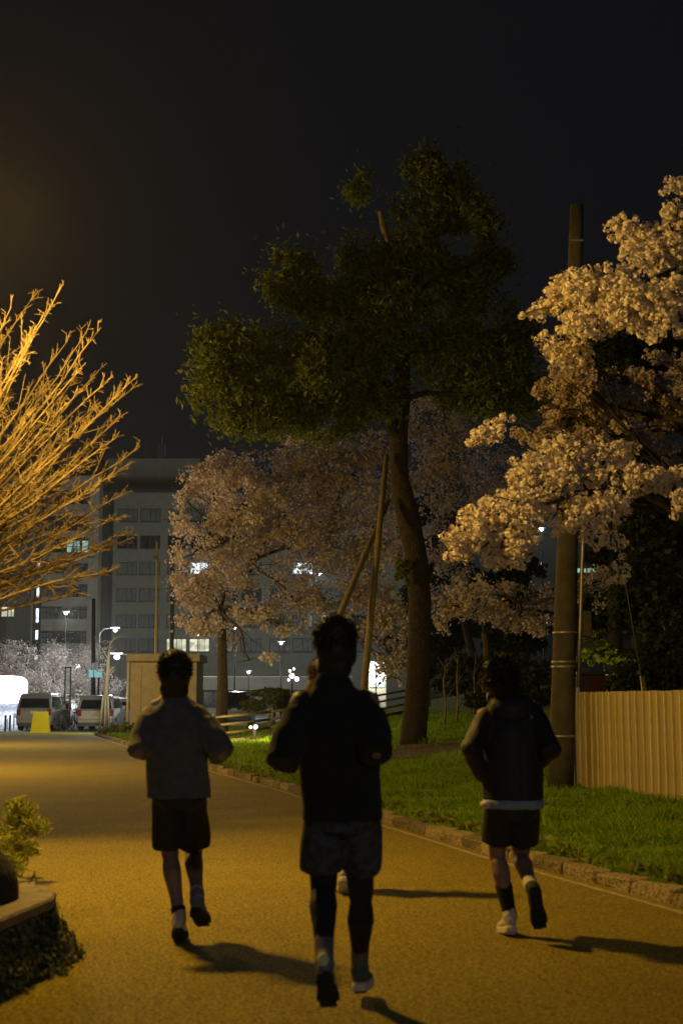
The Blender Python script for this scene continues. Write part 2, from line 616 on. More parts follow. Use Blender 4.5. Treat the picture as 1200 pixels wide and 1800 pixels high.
# blades of grass on the bank (thinner with distance)
N = 170000
u = RNG.random(N)
gy = 7.5 + 48 * u ** 1.7
kxs = np.interp(gy, KY, KX)
gd = .2 + RNG.random(N) ** 1.15 * np.where(gy < 24, 5.2, 10)
gx = kxs + gd
keep = np.abs(gx / gy) < .27
pt = np.array([1.30, 30.6])
keep &= ~((((gx - pt[0]) / 1.75) ** 2 + ((gy - pt[1]) / 2.6) ** 2 < 1.0) & (RNG.random(N) < .93))   # bare earth under the pine
gx, gy = gx[keep], gy[keep]
N = len(gx)
gzv = np.array([gz(a, b) for a, b in zip(gx, gy)])
clump = np.array([mnoise.noise(Vector((a * 1.3, b * 1.3, 3))) for a, b in zip(gx, gy)])
hh = (.03 + .042 * RNG.random(N)) * np.clip(1 + 1.5 * clump, .25, 2) * (1 + gy / 80)
ang = RNG.random(N) * 6.283
w = .006 + gy * .0007
lean = RNG.normal(size=(N, 2)) * .055
base = np.stack([gx, gy, gzv - .01], 1)
side = np.stack([np.cos(ang) * w, np.sin(ang) * w, np.zeros(N)], 1)
tip = base + np.stack([lean[:, 0], lean[:, 1], hh + .01], 1)
g = tris('grass', np.stack([base - side, base + side, tip], 1), M['grass'])
tag(g, 'short green grass covering the sloping bank right of the path', 'grass', kind='stuff')
# the bare brown patch under the big evergreen
mb = MB()
pts = []
for i in range(28):
    q = i / 28 * 2 * math.pi
    r = 1 + .16 * mnoise.noise(Vector((math.cos(q) * 2, math.sin(q) * 2, 5)))
    pts.append((1.30 + 1.7 * r * math.cos(q), 30.6 + 2.5 * r * math.sin(q)))
mb.add([(x, y, gz(x, y) + .03) for x, y in pts] + [(1.30, 30.6, gz(1.30, 30.6) + .035)], [(i, (i + 1) % 28, 28) for i in range(28)])
structure(mb.build('bare_earth', M['bare']))

# kerb of rough stones, each its own piece; pale gutter strip beside it
kerb = bpy.data.objects.new('kerb', None)
COL.objects.link(kerb)
structure(kerb)
stones = []
for k in range(6):
    b = MB()
    b.box(-.284, .284, -.09, .09, -.06, .098, .02)
    v = []
    for p in b.v:
        q = Vector(p) * 7 + Vector((k * 5.1, 0, 0))
        v.append((p[0] + .010 * mnoise.noise(q), p[1] + .045 * mnoise.noise(q + Vector((3, 1, 2))), p[2] + (.03 * mnoise.noise(q + Vector((7, 2, 9))) if p[2] > 0 else 0)))
    b.v = v
    stones.append(b.mesh('kerb_stone', M['kerb'], False))
y = 4.0
i = 0
while y < 60:
    x0 = kx(y)
    dx = kx(y + .3) - kx(y - .3)
    a = math.atan2(.6, dx)
    o = bpy.data.objects.new('kerb_stone', stones[(i * 7 + i // 3) % 6])
    COL.objects.link(o)
    o.parent = kerb
    o.location = (x0 + .10 + random.uniform(-.015, .015), y, random.uniform(-.01, .012))
    o.rotation_euler = (0, random.uniform(-.03, .03), a + random.uniform(-.04, .04))
    y += .585 * math.sin(a)
    i += 1
mb = MB()
for a, b in zip(ys[2:-1], ys[3:]):
    mb.add([(kx(a) - .145, a, .008), (kx(a) - .085, a, .008), (kx(b) - .085, b, .008), (kx(b) - .145, b, .008)], [(0, 1, 2, 3)])
structure(mb.build('gutter_strip', M['gutter']))
# taller weeds and seedlings poking out along the kerb and at the fence foot
N = 2600
wy = 7 + 50 * RNG.random(N) ** 1.5
wx = np.interp(wy, KY, KX) + .22 + np.abs(RNG.normal(size=N)) * .12
wz = np.array([gz(a, b) for a, b in zip(wx, wy)]) + RNG.random(N) * .10
tag(quads('kerb_weeds', np.stack([wx, wy, wz], 1), .03 + RNG.random(N) * .03, .07 + RNG.random(N) * .07, M['weed']),
    'low weeds growing along the back of the stone kerb', 'weeds', kind='stuff')


# ------------------------------------------------------------------ lamps
def assumed_lamp(x, y, h, power, label, color=SODIUM, globe='globe'):  # lamps out of view
    t = thing('assumed_lamp', label, 'street lamp', (x, y, 0), 'assumed sodium and white lamps along the path')
    b = MB()
    b.tube([(x, y, 0), (x, y, .5), (x, y, .52), (x, y, h - .3)], [.09, .085, .06, .045], 12)
    b.build('pole', M['darksteel'], t, True)
    b = MB(); b.ell((x, y, h), (.13, .13, .13)); b.build('globe', M[globe], t, True)
    b = MB(); b.tube([(x, y, h - .34), (x, y, h - .22), (x, y, h - .13)], [.045, .07, .09], 12); b.build('collar', M['darksteel'], t)
    point_light('lamp_light', (x, y, h), power, color, .17, t)


assumed_lamp(-2.95, 11.2, 5.25, LAMP_P, 'sodium path lamp assumed just left of the frame beside the bare tree')  # not in view; assumed from the glow and the runners' shadows
assumed_lamp(-12.2, 45.5, 5.6, LAMP3_P, 'unseen far sodium lamp added left of the path before the car park', SODIUM3)  # not in view; added to light the cherries and the booth
assumed_lamp(-9.2, 28.5, 5.25, LAMP2_P, 'next sodium path lamp, unseen and assumed, further along the left side of the path', SODIUM2)  # not in view; assumed from the bright band on the path
assumed_lamp(3.6, -8.5, 5.6, BACK_P, 'unseen white lamp assumed well behind the viewer to light the backs of the runners', (.80, .90, 1.0), 'ledlens')  # no lamp in view here; assumed, to lift the runners' dark backs


def led_lamp(u, v, Y, power, label, arm=0, r=.17, behind=True):
    p = P(u, v, Y)
    z0 = gz(p.x, Y) if Y < 66 else 0.0
    px = p.x - arm
    r *= .8
    t = thing('car_park_lamp', label, 'lamp post', (px, Y, z0), 'white lamps of the car park')
    b = MB()
    b.tube([(px, Y, z0), (px, Y, p.z + .1)] if not arm else [(px, Y, z0), (px, Y, p.z - .2), (px + arm * .3, Y, p.z + .1), (p.x, Y, p.z + .16)], [.07, .045] if not arm else [.07, .05, .04, .03], 8)
    b.build('post', M['darksteel'], t, True)
    b = MB(); b.box(p.x - .3, p.x + .3, Y - .16, Y + .16, p.z + .12, p.z + .2, .02); b.build('lamp_head', M['steel'], t)
    b = MB(); b.ell((p.x, Y - .02, p.z), (r, r, r * .8)); b.build('lens', M['ledlens'], t, True)
    point_light('lamp_light', (p.x, Y + (1.5 if behind else -1.7), p.z - .2), power * LED_P, LED, .2, t)


LAMPS = [
    (116, 1078, 122, 4800, 'white lamp high in front of the balconied wing', .0, .17),
    (203, 1108, 92, 1500, 'white lamp on a bent arm above the small staked tree', 1.0, .16, False),
    (206, 1155, 65.5, 650, 'bright low white lamp beside the staked tree top', -1.2, .17, False),
    (137, 1171, 112, 2600, 'low white lamp among the pale cherry blossom', .0, .22),
    (413, 1104, 108, 1000, 'white lamp right of the mid cherry trunk', .0, .15),
    (494, 1131, 114, 800, 'white lamp above the pale canopy at centre', .0, .13),
    (437, 1182, 122, 700, 'low white lamp above the dark parked van', .0, .15),
    (660, 1168, 118, 900, 'white lamp between bamboo prop and big trunk', .0, .15),
    (951, 931, 110, 500, 'high white lamp seen under the lit blossom by the utility pole', .0, .16),
]
for a in LAMPS:
    led_lamp(*a)
# one small lamp, and an unseen one added to light the facade
led_lamp(348, 1118, 150, 2800, 'small white lamp above the left runner in front of the block', .0, .13)
led_lamp(560, 1010, 150, 4400, 'unseen white lamp added behind the cherry to light the hospital block', .0, .15)


# ------------------------------------------------------------------ buildings
def win(parent, x, z, w, h, Y, kind, shared={}):
    """window = frame with mullion, pane behind it as sub-part"""
    key = (round(w, 2), round(h, 2))
    if key not in shared:
        b = MB()
        e = .10
        b.box(-w / 2, w / 2, -.06, .10, -h / 2, -h / 2 + e)
        b.box(-w / 2, w / 2, -.06, .10, h / 2 - e, h / 2)
        b.box(-w / 2, -w / 2 + e, -.05, .10, -h / 2 + e, h / 2 - e)
        b.box(w / 2 - e, w / 2, -.05, .10, -h / 2 + e, h / 2 - e)
        b.box(-e / 2, e / 2, -.05, .10, -h / 2 + e, h / 2 - e)
        b.box(w * .25 - e / 3, w * .25 + e / 3, -.03, .10, -h / 2 + e, h / 2 - e)
        b.box(-w / 2 - .1, w / 2 + .1, -.22, .10, -h / 2 - .14, -h / 2 - .003)
        shared[key] = b.mesh('window', M['winframe'])
    o = bpy.data.objects.new('window', shared[key])
    COL.objects.link(o)
    o.parent = parent
    o.location = Vector((x, Y, z)) - parent.location
    kp = (key, kind)
    if kp not in shared:
        b = MB()
        e = .10
        b.box(-w / 2 + e, w / 2 - e, .02, .06, -h / 2 + e, h / 2 - e)
        shared[kp] = b.mesh('pane', M[kind])
    p = bpy.data.objects.new('pane', shared[kp])
    COL.objects.link(p)
    p.parent = o


def wall_with_holes(mb, x0, x1, z0, z1, Y, rects, depth=.45):
    """front wall made of strips round recessed openings; rects = (xa, xb, za, zb) on a grid of rows"""
    rows = sorted(set((r[2], r[3]) for r in rects))
    z = z0
    for za, zb in rows:
        if za > z:
            mb.box(x0, x1, Y, Y + depth, z, za)
        x = x0
        for r in sorted(q for q in rects if (q[2], q[3]) == (za, zb)):
            mb.box(x, r[0], Y, Y + depth, za, zb)
            x = r[1]
        mb.box(x, x1, Y, Y + depth, za, zb)
        z = zb
    mb.box(x0, x1, Y, Y + depth, z, z1)


YB = 195.0
hb = thing('hospital_block', 'large grey block with paired windows behind the cherry trees', 'building', (-15, YB, 0))
x0, x1 = P(188, 900, YB).x, P(800, 900, YB).x
ztop = P(260, 866, YB).z
rects, wins = [], []
cols = [(205, 241), (245, 281), (294, 330), (334, 370), (384, 420), (424, 460), (474, 510), (514, 550), (564, 600), (604, 640)]
rowsv = [(894, 917), (941, 964), (988, 1010), (1034, 1057), (1080, 1103), (1122, 1146)]
for r, (va, vb) in enumerate(rowsv):
    za, zb = P(250, vb, YB).z, P(250, va, YB).z
    for c, (ua, ub) in enumerate(cols):
        xa, xb = P(ua, 1000, YB).x, P(ub, 1000, YB).x
        rects.append((xa, xb, za, zb))
        kind = random.choice(['darkglass', 'blindglass', 'blindglass', 'darkglass'])
        if r == 1: kind = 'darkglass'
        if r in (0, 2, 3, 4) and c < 3: kind = 'blindglass'
        if (r, c) in ((2, 3), (2, 7)): kind = 'litwhite'
        if (r, c) in ((5, 2), (5, 3)): kind = 'litwarm'
        wins.append((xa, xb, za, zb, kind))
mb = MB(); wall_with_holes(mb, x0, x1, 0, ztop, YB, rects); mb.build('wall', M['facade'], hb)
mb = MB(); mb.box(x0 + .02, x1 - .02, YB + .46, YB + 24, 0, ztop - .02); mb.build('core', M['facadedark'], hb)
for xa, xb, za, zb, kind in wins:
    win(hb, (xa + xb) / 2, (za + zb) / 2, xb - xa - .01, zb - za - .01, YB + .22, kind)
mb = MB(); mb.box(x0 - .15, x1 + .15, YB - .12, YB + .5, ztop + .003, ztop + .55); mb.build('parapet', M['facadedark'], hb)
pz = P(260, 806, YB + 8).z
mb = MB(); mb.box(P(190, 850, YB + 8).x, P(352, 850, YB + 8).x, YB + 8, YB + 20, ztop, pz); mb.build('rooftop_plant_room', M['facade'], hb)
mb = MB()
for uu, va in ((285, 768), (280, 780), (290, 782)):
    a = P(uu, va, YB + 9); mb.tube([(a.x, YB + 9, pz), (a.x, YB + 9, a.z)], .07, 6)
mb.build('antenna', M['steel'], hb)

YW = 185.0
wb = thing('balconied_wing', 'long pale building wing with dark balcony bands behind the car park', 'building', (-45, YW, 0))
wx0, wx1 = P(-260, 900, YW).x, P(165, 900, YW).x
bands = [(862, 886), (907, 933), (943, 971), (990, 1008), (1027, 1049), (1066, 1088), (1109, 1131)]
wt = P(100, 836, YW).z
mb = MB()
prev = wt
edges = []
for va, vb in bands:
    za, zb = P(100, vb, YW).z, P(100, va, YW).z
    mb.box(wx0, wx1, YW, YW + .5, zb, prev)
    prev = za
    edges.append((za, zb))
mb.box(wx0, wx1, YW, YW + .5, 0, prev)
mb.build('spandrel_bands', M['facadewing'], wb)
mb = MB(); mb.box(wx0, wx1 - .02, YW + 2.6, YW + 22, 0, wt - .02); mb.build('core', M['facadedark'], wb)
# upright piers
for uu in (-200, -120, -40, 38, 52, 164):
    a = P(uu, 1000, YW).x
    b = MB(); b.box(a - .65, a + .65, YW - .14, YW + 2.6, 0, wt + .05); b.build('pier', M['facadewing'], wb)
# windows deep behind the balconies
lit = {(2, 0): 'litcyan', (2, 1): 'litcyan', (5, 3): 'litwhite', (5, 5): 'litwarm', (4, 6): 'darkglass'}
for r, (za, zb) in enumerate(edges):
    for c, uu in enumerate((122, 149, 78, 12, 100, 20, -14, -60, -100, -150)):
        if c in (4, 5): continue
        a = P(uu, 1000, YW).x
        kind = lit.get((r, c), random.choice(['darkglass', 'darkglass', 'blindglass']))
        win(wb, a, (za + zb) / 2, 1.85, min(1.7, zb - za - .1), YW + 2.45, kind)
for r, uu, k in ((5, 20, 'litwarm'),):
    a = P(uu + 5, 1000, YW).x
    win(wb, a, sum(edges[r]) / 2, .5, 1.5, YW + 2.40, k)
# balcony railings
for za, zb in edges[1:]:
    b = MB(); b.box(wx0 + .1, wx1 - .1, YW + .08, YW + .14, za + .75, za + .82)
    xx = wx0 + .4
    while xx < wx1:
        b.box(xx, xx + .05, YW + .09, YW + .13, za, za + .75); xx += .9
    b.build('railing', M['darksteel'], wb)
# lit stair slit
for va, vb in ((990, 1006), (1028, 1050), (1070, 1094), (1108, 1124), (1152, 1160)):
    a = P(68, 1000, YW - .3).x
    b = MB(); b.box(a - .16, a + .16, YW - .20, YW - .16, P(68, vb, YW).z, P(68, va, YW).z); b.build('stair_light', M['litwhite'], wb)
b = MB(); b.box(P(61, 1000, YW).x, P(75, 1000, YW).x, YW - .155, YW, 0, wt - .5); b.build('stair_shaft', M['facadedark'], wb)
# link bay, roof structures
b = MB(); b.box(P(168, 1000, YW + 6).x, P(190, 1000, YW + 6).x, YW + 6, YW + 12, 0, P(175, 850, YW).z); b.build('link_bay', M['facadedark'], wb)
b = MB()
xa, xb = P(30, 800, YW + 8).x, P(168, 800, YW + 8).x
za, zb = wt, P(150, 786, YW + 8).z
b.add([(xa, YW + 4, za), (xb, YW + 4, za), (xb, YW + 4, zb), (xb - 2.2, YW + 4, zb), (xa, YW + 4, za + 1.5),
       (xa, YW + 16, za), (xb, YW + 16, za), (xb, YW + 16, zb), (xb - 2.2, YW + 16, zb), (xa, YW + 16, za + 1.5)],
      [(0, 1, 2, 3, 4), (9, 8, 7, 6, 5), (0, 5, 6, 1), (1, 6, 7, 2), (2, 7, 8, 3), (3, 8, 9, 4), (4, 9, 5, 0)])
b.build('sloped_rooftop', M['facadedark'], wb)
a = P(139, 826, YW + 4)
win(wb, a.x, a.z, .5, .9, YW + 3.8, 'litwhite')

# a tall gabled building whose dark roof edge shows at the left
YG = 150.0
gb = thing('gabled_house', 'dark gabled roof showing at the left edge behind the branches', 'building', (-40, YG, 0))
xa, xb = P(-160, 850, YG).x, P(24, 850, YG).x
ze, zr = P(20, 868, YG).z, P(0, 815, YG).z
b = MB(); b.box(xa + .5, xb - .35, YG + .4, YG + 12, 0, ze); b.build('wall', M['facadedark'], gb)
b = MB()
xm = (xa + xb) / 2
b.add([(xa, YG, ze), (xb, YG, ze), (xb, YG, ze + 1.2), (xm, YG, zr + 1.5), (xa, YG, ze + 1.2), (xa, YG + 13, ze), (xb, YG + 13, ze), (xb, YG + 13, ze + 1.2), (xm, YG + 13, zr + 1.5), (xa, YG + 13, ze + 1.2)],
      [(0, 1, 2, 3, 4), (9, 8, 7, 6, 5), (0, 5, 6, 1), (1, 6, 7, 2), (2, 7, 8, 3), (3, 8, 9, 4), (4, 9, 5, 0)])
b.build('roof', M['facadedark'], gb)
for uu, vv in ((20, 872), (-20, 880), (14, 950)):
    a = P(uu, vv, YG); win(gb, min(a.x, xb - 1.0), min(a.z, ze - .9), .9, 1.0, YG + .34, 'litwarm' if vv == 872 else 'darkglass')
for vv in (1075, ):
    for uu in (13, ):
        a = P(uu, vv, YG); win(gb, a.x, a.z, 1.5, 1.2, YG + .34, 'litwarm')

# single storey annex with pale fascia
YA = 150.0
an = thing('entrance_annex', 'low annex with a pale fascia seen behind the dark van', 'building', (-10, YA, 0))
xa, xb = P(322, 1200, YA).x, P(620, 1200, YA).x
b = MB(); b.box(xa, xb, YA, YA + 8, P(400, 1213, YA).z, P(400, 1189, YA).z, .05); b.build('fascia', M['facadewing'], an)
b = MB(); b.box(xa + 1, xb - 1, YA + 2.2, YA + 7.6, 0, P(400, 1214, YA).z); b.build('wall', M['facadewing'], an)
for uu in (345, 396, 450, 505):
    a = P(uu, 1215, YA).x
    b = MB(); b.box(a - .2, a + .2, YA + .6, YA + 1.0, 0, P(400, 1213, YA).z - .01); b.build('column', M['facadewing'], an)
for uu in (372, 425, 480):
    a = P(uu, 1226, YA)
    win(an, a.x, a.z - .1, 2.2, 1.6, YA + 2.12, 'darkglass')

# dark building on the right whose lit windows glint through the trees
YR = 118.0
rb = thing('dark_office_block', 'dark block on the right with scattered lit windows glinting through trees', 'building', (20, YR, 0))
xa, xb = P(735, 1000, YR).x, P(1420, 1000, YR).x
zt = P(900, 905, YR).z
b = MB(); b.box(xa, xb, YR, YR + 18, 0, zt); b.build('wall', M['facadedark'], rb)
b = MB(); b.box(xa - .2, xb + .2, YR - .2, YR + 18.2, zt + .003, zt + .5); b.build('parapet', M['facadedark'], rb)
for uu, vv, w, h, k in ((780, 1000, .5, .6, 'litcyan'), (805, 996, 1.0, .6, 'litcyan'), (838, 1017, 1.3, .75, 'litpink'), (952, 995, .45, .7, 'litwhite'),
                        (1030, 1003, 1.8, .55, 'litcyan'), (958, 1089, .75, .8, 'litwhite'), (909, 1130, 1.0, .4, 'litcyan'), (953, 1130, .6, .4, 'litcyan'),
                        (868, 1058, 1.2, .3, 'litcyan'), (957, 1163, .6, .5, 'litcyan'), (918, 1161, .5, .3, 'litcyan'), (1015, 1030, 1.0, .3, 'litcyan'),
                        (700, 1180, 1.8, 1.4, 'darkglass'), (1175, 1040, 2.0, 2.6, 'blindglass'), (1080, 1100, 1.5, 1.2, 'darkglass'), (1110, 1000, 1.5, 1.2, 'darkglass')):
    a = P(uu, vv, YR)
    if a.x > xa + 1:
        win(rb, a.x, a.z, w, h, YR - .12, k)
# pale lit kiosk wall seen by the bamboo prop
kk = thing('lit_vending_kiosk', 'pale green lit kiosk front between the prop and the big trunk', 'kiosk', (P(663, 1185, 121).x, 121, 0))
a = P(663, 1185, 121)
b = MB(); b.box(a.x - .75, a.x + .75, 121, 122.4, 0, a.z + 1.1, .05); b.build('cabinet', M['boothwall'], kk)
b = MB(); b.box(a.x - .6, a.x + .6, 120.9, 120.98, a.z - 1.1, a.z + .9, .02); b.build('lit_front', M['litcyan'], kk)

# ------------------------------------------------------------------ street furniture, booth, fences
# beige booth
YO = 56.0
bx0, bx1 = P(229, 1200, YO).x, P(346, 1200, YO).x
bz0 = gz(bx0 + .2, YO) - .05
bzt = P(230, 1163, YO).z
bo = thing('booth', 'small beige flat-roofed booth behind the left runner', 'booth', ((bx0 + bx1) / 2, YO, bz0))
b = MB(); b.box(bx0, bx1, YO, YO + 2.6, bz0, bzt, .02); b.build('wall', M['boothwall'], bo)
b = MB(); b.box(bx0 - .14, bx1 + .14, YO - .2, YO + 2.8, bzt + .003, bzt + .30, .03); b.build('roof', M['boothroof'], bo)
b = MB(); b.box(P(248, 1200, YO).x - .02, P(248, 1200, YO).x + .02, YO - .022, YO + .01, bz0, bzt - .1); b.build('joint_strip', M['boothroof'], bo)
b = MB(); b.tube([(bx0 - .07, YO - .05, bz0), (bx0 - .07, YO - .05, bzt - .02)], .055, 10); b.build('downpipe', M['white_car'], bo, True)

def pole(name, u, v0, v1, Y, r, m, label, cat, lean=0):
    a, c = P(u, v0, Y), P(u + lean, v1, Y)
    z0 = gz(a.x, Y) if Y < 66 else 0
    t = thing(name, label, cat, (a.x, Y, z0))
    b = MB(); b.tube([(a.x, Y, z0 - .05), ((a.x + c.x) / 2, Y, (c.z + z0) / 2), (c.x, Y, c.z)], [r, r * .9, r * .75], 10)
    b.build('shaft', M[m], t, True)
    return t, a, c

t, a, c = pole('lamplit_pole', 276, 1150, 952, 60, .075, 'yellowlit_pole', 'slim lamplit yellowish pole rising behind the beige booth', 'pole')
b = MB(); b.box(c.x - .12, c.x + .05, 59.9, 60.1, c.z - .75, c.z - .6); b.build('bracket', M['darksteel'], t)
t, a, c = pole('banded_pole', 303, 1150, 962, 62, .11, 'polecon', 'grey pole beside the slim lamplit one at the blossom edge', 'pole')
for vv in (985, 1010, 1060, 1110):
    q = P(303, vv, 62); b = MB(); b.tube([(q.x, 62, q.z - .05), (q.x, 62, q.z + .05)], .125, 10); b.build('band', M['steel'], t)
t, a, c = pole('dark_sign_pole', 165, 1240, 1052, 76, .13, 'darksteel', 'dark post with small cyan signs near its foot', 'sign post')
for uu, w in ((160.5, .24), (173, .42)):
    q = P(uu, 1184, 75.8); b = MB(); b.box(q.x - w / 2, q.x + w / 2, 75.78, 75.82, q.z - .2, q.z + .2); b.build('sign_face', M['cyan'], t)
q = P(168, 1171, 76); b = MB(); b.tube([(q.x, 75.80, q.z), (q.x, 75.84, q.z)], .2, 16); b.build('round_sign', M['boxlit'], t)

# upright sign with four pale panels
sg = thing('upright_signboard', 'tall narrow signboard with stacked pale panels between the two cars', 'sign', (P(118, 1230, 79).x, 79, 0))
q0, q1 = P(112, 1262, 79), P(126, 1172, 79)
b = MB(); b.box(q0.x, q0.x + .07, 79, 79.1, 0, q1.z); b.box(q1.x - .07, q1.x, 79, 79.1, 0, q1.z); b.box(q0.x + .07, q1.x - .07, 79, 79.1, q1.z - .07, q1.z)
b.build('frame', M['darksteel'], sg)
for vv in (1181, 1192, 1203, 1214):
    qa = P(114.5, vv + 4.3, 79); qb = P(123.5, vv - 4.3, 79)
    b = MB(); b.box(qa.x, qb.x, 79.02, 79.06, qa.z, qb.z); b.build('panel', M['signwhite'], sg)

# yellow board sign standing on the path
YS = 64.0
q0, q1 = P(54, 1284, YS), P(88, 1251, YS)
ys_ = thing('yellow_board_sign', 'yellow tapered folding sign standing in front of the left van', 'sign', ((q0.x + q1.x) / 2, YS, 0))
b = MB()
zb, zt = .01, q1.z
w0, w1 = (q1.x - q0.x) / 2, (q1.x - q0.x) / 2 * .76
cx = (q0.x + q1.x) / 2
for s, y0 in ((-1, YS - .02), (1, YS + .30)):
    yt = YS + .12 + s * .02
    pts = [(cx - w0, y0, zb), (cx + w0, y0, zb), (cx + w1, yt, zt), (cx - w1, yt, zt)]
    p2 = [(x, y + .025 * s * -1 * -1, z) for x, y, z in pts]
    m2 = MB(); m2.add(pts + p2, [(0, 1, 2, 3), (7, 6, 5, 4), (0, 4, 5, 1), (1, 5, 6, 2), (2, 6, 7, 3), (3, 7, 4, 0)])
    m2.build('board', M['yellow'], ys_)
b = MB(); b.box(cx - .13, cx + .13, YS + .075, YS + .09, zt - .12, zt - .07); b.build('grip_slot', M['darksteel'], ys_)

# brightly lit stall at the left edge
YL = 73.0
q0, q1 = P(-30, 1284, YL), P(38, 1188, YL)
st = thing('lit_stall', 'brightly lit white stall with rounded canopy at the left edge', 'stall', (q0.x, YL, 0))
b = MB()
zc = P(0, 1236, YL).z
ring = []
for i in range(9):
    a = math.pi / 2 * i / 8
    ring.append((q1.x - .42 + .42 * math.cos(a), q1.z - .42 + .42 * math.sin(a)))
poly = [(q0.x, zc), (q1.x, zc)] + ring + [(q0.x, q1.z)]
k = len(poly)
b.add([(x, YL, z) for x, z in poly] + [(x, YL + 1.6, z) for x, z in poly], [tuple(range(k)), tuple(range(2 * k - 1, k - 1, -1))] + [(i, k + i, k + (i + 1) % k, (i + 1) % k) for i in range(k)])
b.build('canopy', M['canopylit'], st)
b = MB(); b.box(q0.x + .05, q1.x - .25, YL + .5, YL + 1.4, 0, zc - .01); b.build('counter', M['boxlit'], st)
for i in range(3):
    b = MB(); xx = q0.x + .9 + i * .34; b.box(xx, xx + .28, YL + .1, YL + .45, 0, .55 + .3 * (i % 2), .02); b.build('crate', M['boxlit'], st)
for xx in (q0.x + .04, q1.x - .1):
    b = MB(); b.tube([(xx, YL + .06, 0), (xx, YL + .06, zc)], .035, 8); b.build('leg', M['steel'], st)
point_light('stall_light', (q1.x - .7, YL - .4, 1.9), 500, (.9, .93, 1), .3, st)

# bollards
for i, (uu, Y) in enumerate(((10, 68.5), (18, 68.8), (104, 69.5), (113, 69), (48, 72))):
    q = P(uu, 1270, Y)
    b = MB(); b.tube([(q.x, Y, 0), (q.x, Y, .72), (q.x, Y, .76)], [.05, .05, .03], 10)
    o = b.build('bollard', M['darksteel'] if i % 2 else M['polecon'], None, True)
    o['label'] = ['grey bollard in front of the lit stall at the left edge', 'dark bollard second from the left edge by the lit stall',
                  'grey bollard beside the right side of the left van', 'dark bollard in front of the leaning bicycles', 'grey bollard just left of the left van'][i]
    o['category'] = 'bollard'; o['group'] = 'bollards before the car park'

# wooden rail fence along the bank
rf = thing('rail_fence', 'low wooden rail fence running up the bank behind the runners', 'fence', (-3.7, 42, .2))
fpts = [(-4.6, 38.0), (-3.7, 41.0), (-2.2, 44.0), (-.6, 47.0), (1.2, 50.0), (3.2, 52.5), (5.4, 54.5), (7.6, 56.0)]
for i, (x, y) in enumerate(fpts):
    z = gz(x, y)
    b = MB(); b.tube([(x, y, z - .1), (x, y, z + .86), (x, y, z + .90)], [.055, .055, .03], 10); b.build('post', M['fencewood'], rf, True)
    if i:
        xa, ya = fpts[i - 1]
        za = gz(xa, ya)
        for hgt in (.30, .55, .78):
            b = MB(); b.tube([(xa, ya - .07, za + hgt), ((x + xa) / 2, (y + ya) / 2 - .07, (z + za) / 2 + hgt - .01), (x, y - .07, z + hgt)], .04, 8)
            b.build('rail', M['fencewood'], rf, True)
# dark timber edging below the fence
b = MB()
ep = [(x - .3, y - 1.6) for x, y in fpts[:6]]
b.tube([(x, y, gz(x, y) + .05) for x, y in ep], .09, 8)
tag(b.build('log_edging', M['fencewood'], None, True), 'dark log edging laid on the grass below the rail fence', 'edging')

# little floodlight that lights the grass under the fence
q = P(447, 1279, 41.5)
fl = thing('ground_floodlight', 'small pinkish twin floodlight on a stub post under the rail fence', 'floodlight', (q.x, 41.5, gz(q.x, 41.5)))
b = MB(); b.tube([(q.x, 41.5, gz(q.x, 41.5) - .05), (q.x, 41.5, q.z - .04)], .06, 8); b.build('stub_post', M['darksteel'], fl)
for dx, r in ((.04, .06), (-.10, .04)):
    b = MB(); b.ell((q.x + dx, 41.42, q.z + .03 - abs(dx) * .2), (r, .05, r)); b.build('lens', M['floodlens'], fl, True)
point_light('flood_light', (q.x + .15, 40.9, q.z + .45), 200, (1.0, .80, .30), .1, fl)

# hoarding: upright sheets with raised ribs, leading out of frame to the right
ho = thing('hoarding_fence', 'yellowish ribbed site hoarding at the right edge', 'fence', (3.1, 19.7, .2))
A = Vector((P(1001, 1300, 19.8).x, 19.8)); Bv = Vector((P(1200, 1300, 16.55).x, 16.55))
d = (Bv - A).normalized()
pitch, zt0 = .196, 1.505
ang = math.atan2(d.y, d.x)
bm_b, bm_r = MB(), MB()
bm_b.box(.003, pitch - .003, -.012, .012, 0, 1.45, .004)
bm_r.box(-.012, .012, -.030, -.0125, .01, 1.445)
me_b, me_r = bm_b.mesh('board', M['hoard']), bm_r.mesh('batten', M['hoardrib'])
for i in range(34):
    p = A + d * pitch * i
    o = bpy.data.objects.new('board', me_b); COL.objects.link(o); o.parent = ho
    o.location = Vector((p.x, p.y, zt0 - 1.45 + random.uniform(-.004, .004))) - ho.location
    o.rotation_euler = (random.uniform(-.004, .004), 0, ang + random.uniform(-.012, .012))
    r = bpy.data.objects.new('batten', me_r); COL.objects.link(r); r.parent = o
for i in range(0, 34, 9):
    p = A + d * pitch * i + Vector((.10, .06))
    b = MB(); b.box(p.x - .03, p.x + .03, p.y, p.y + .06, 0, 1.44); b.build('post', M['steel'], ho)

# utility pole
YP = 19.4
pb, pt_ = P(984, 1385, YP), P(1013, 362, YP)
up = thing('utility_pole', 'tall leaning grey utility pole in front of the hoarding end', 'utility pole', (pb.x, YP, gz(pb.x, YP)))
b = MB()
n = 12
pp = [Vector((pb.x, YP, gz(pb.x, YP) - .1)).lerp(Vector((pt_.x, YP, pt_.z)), i / n) for i in range(n + 1)]
b.tube(pp, [.180 - .085 * i / n for i in range(n + 1)], 20)
b.build('shaft', M['polecon'], up, True)
def on_pole(v):
    k = (v - 1385) / (362 - 1385.0)
    return Vector((pb.x, YP, gz(pb.x, YP))).lerp(Vector((pt_.x, YP, pt_.z)), k), .180 - .085 * k
for vv in (1172, 1180, 1297, 1122, 905):
    p, r = on_pole(vv); b = MB(); b.tube([p - Vector((0, 0, .018)), p + Vector((0, 0, .018))], r + .010, 20); b.build('band', M['steel'], up, True)
b = MB()
cp = []
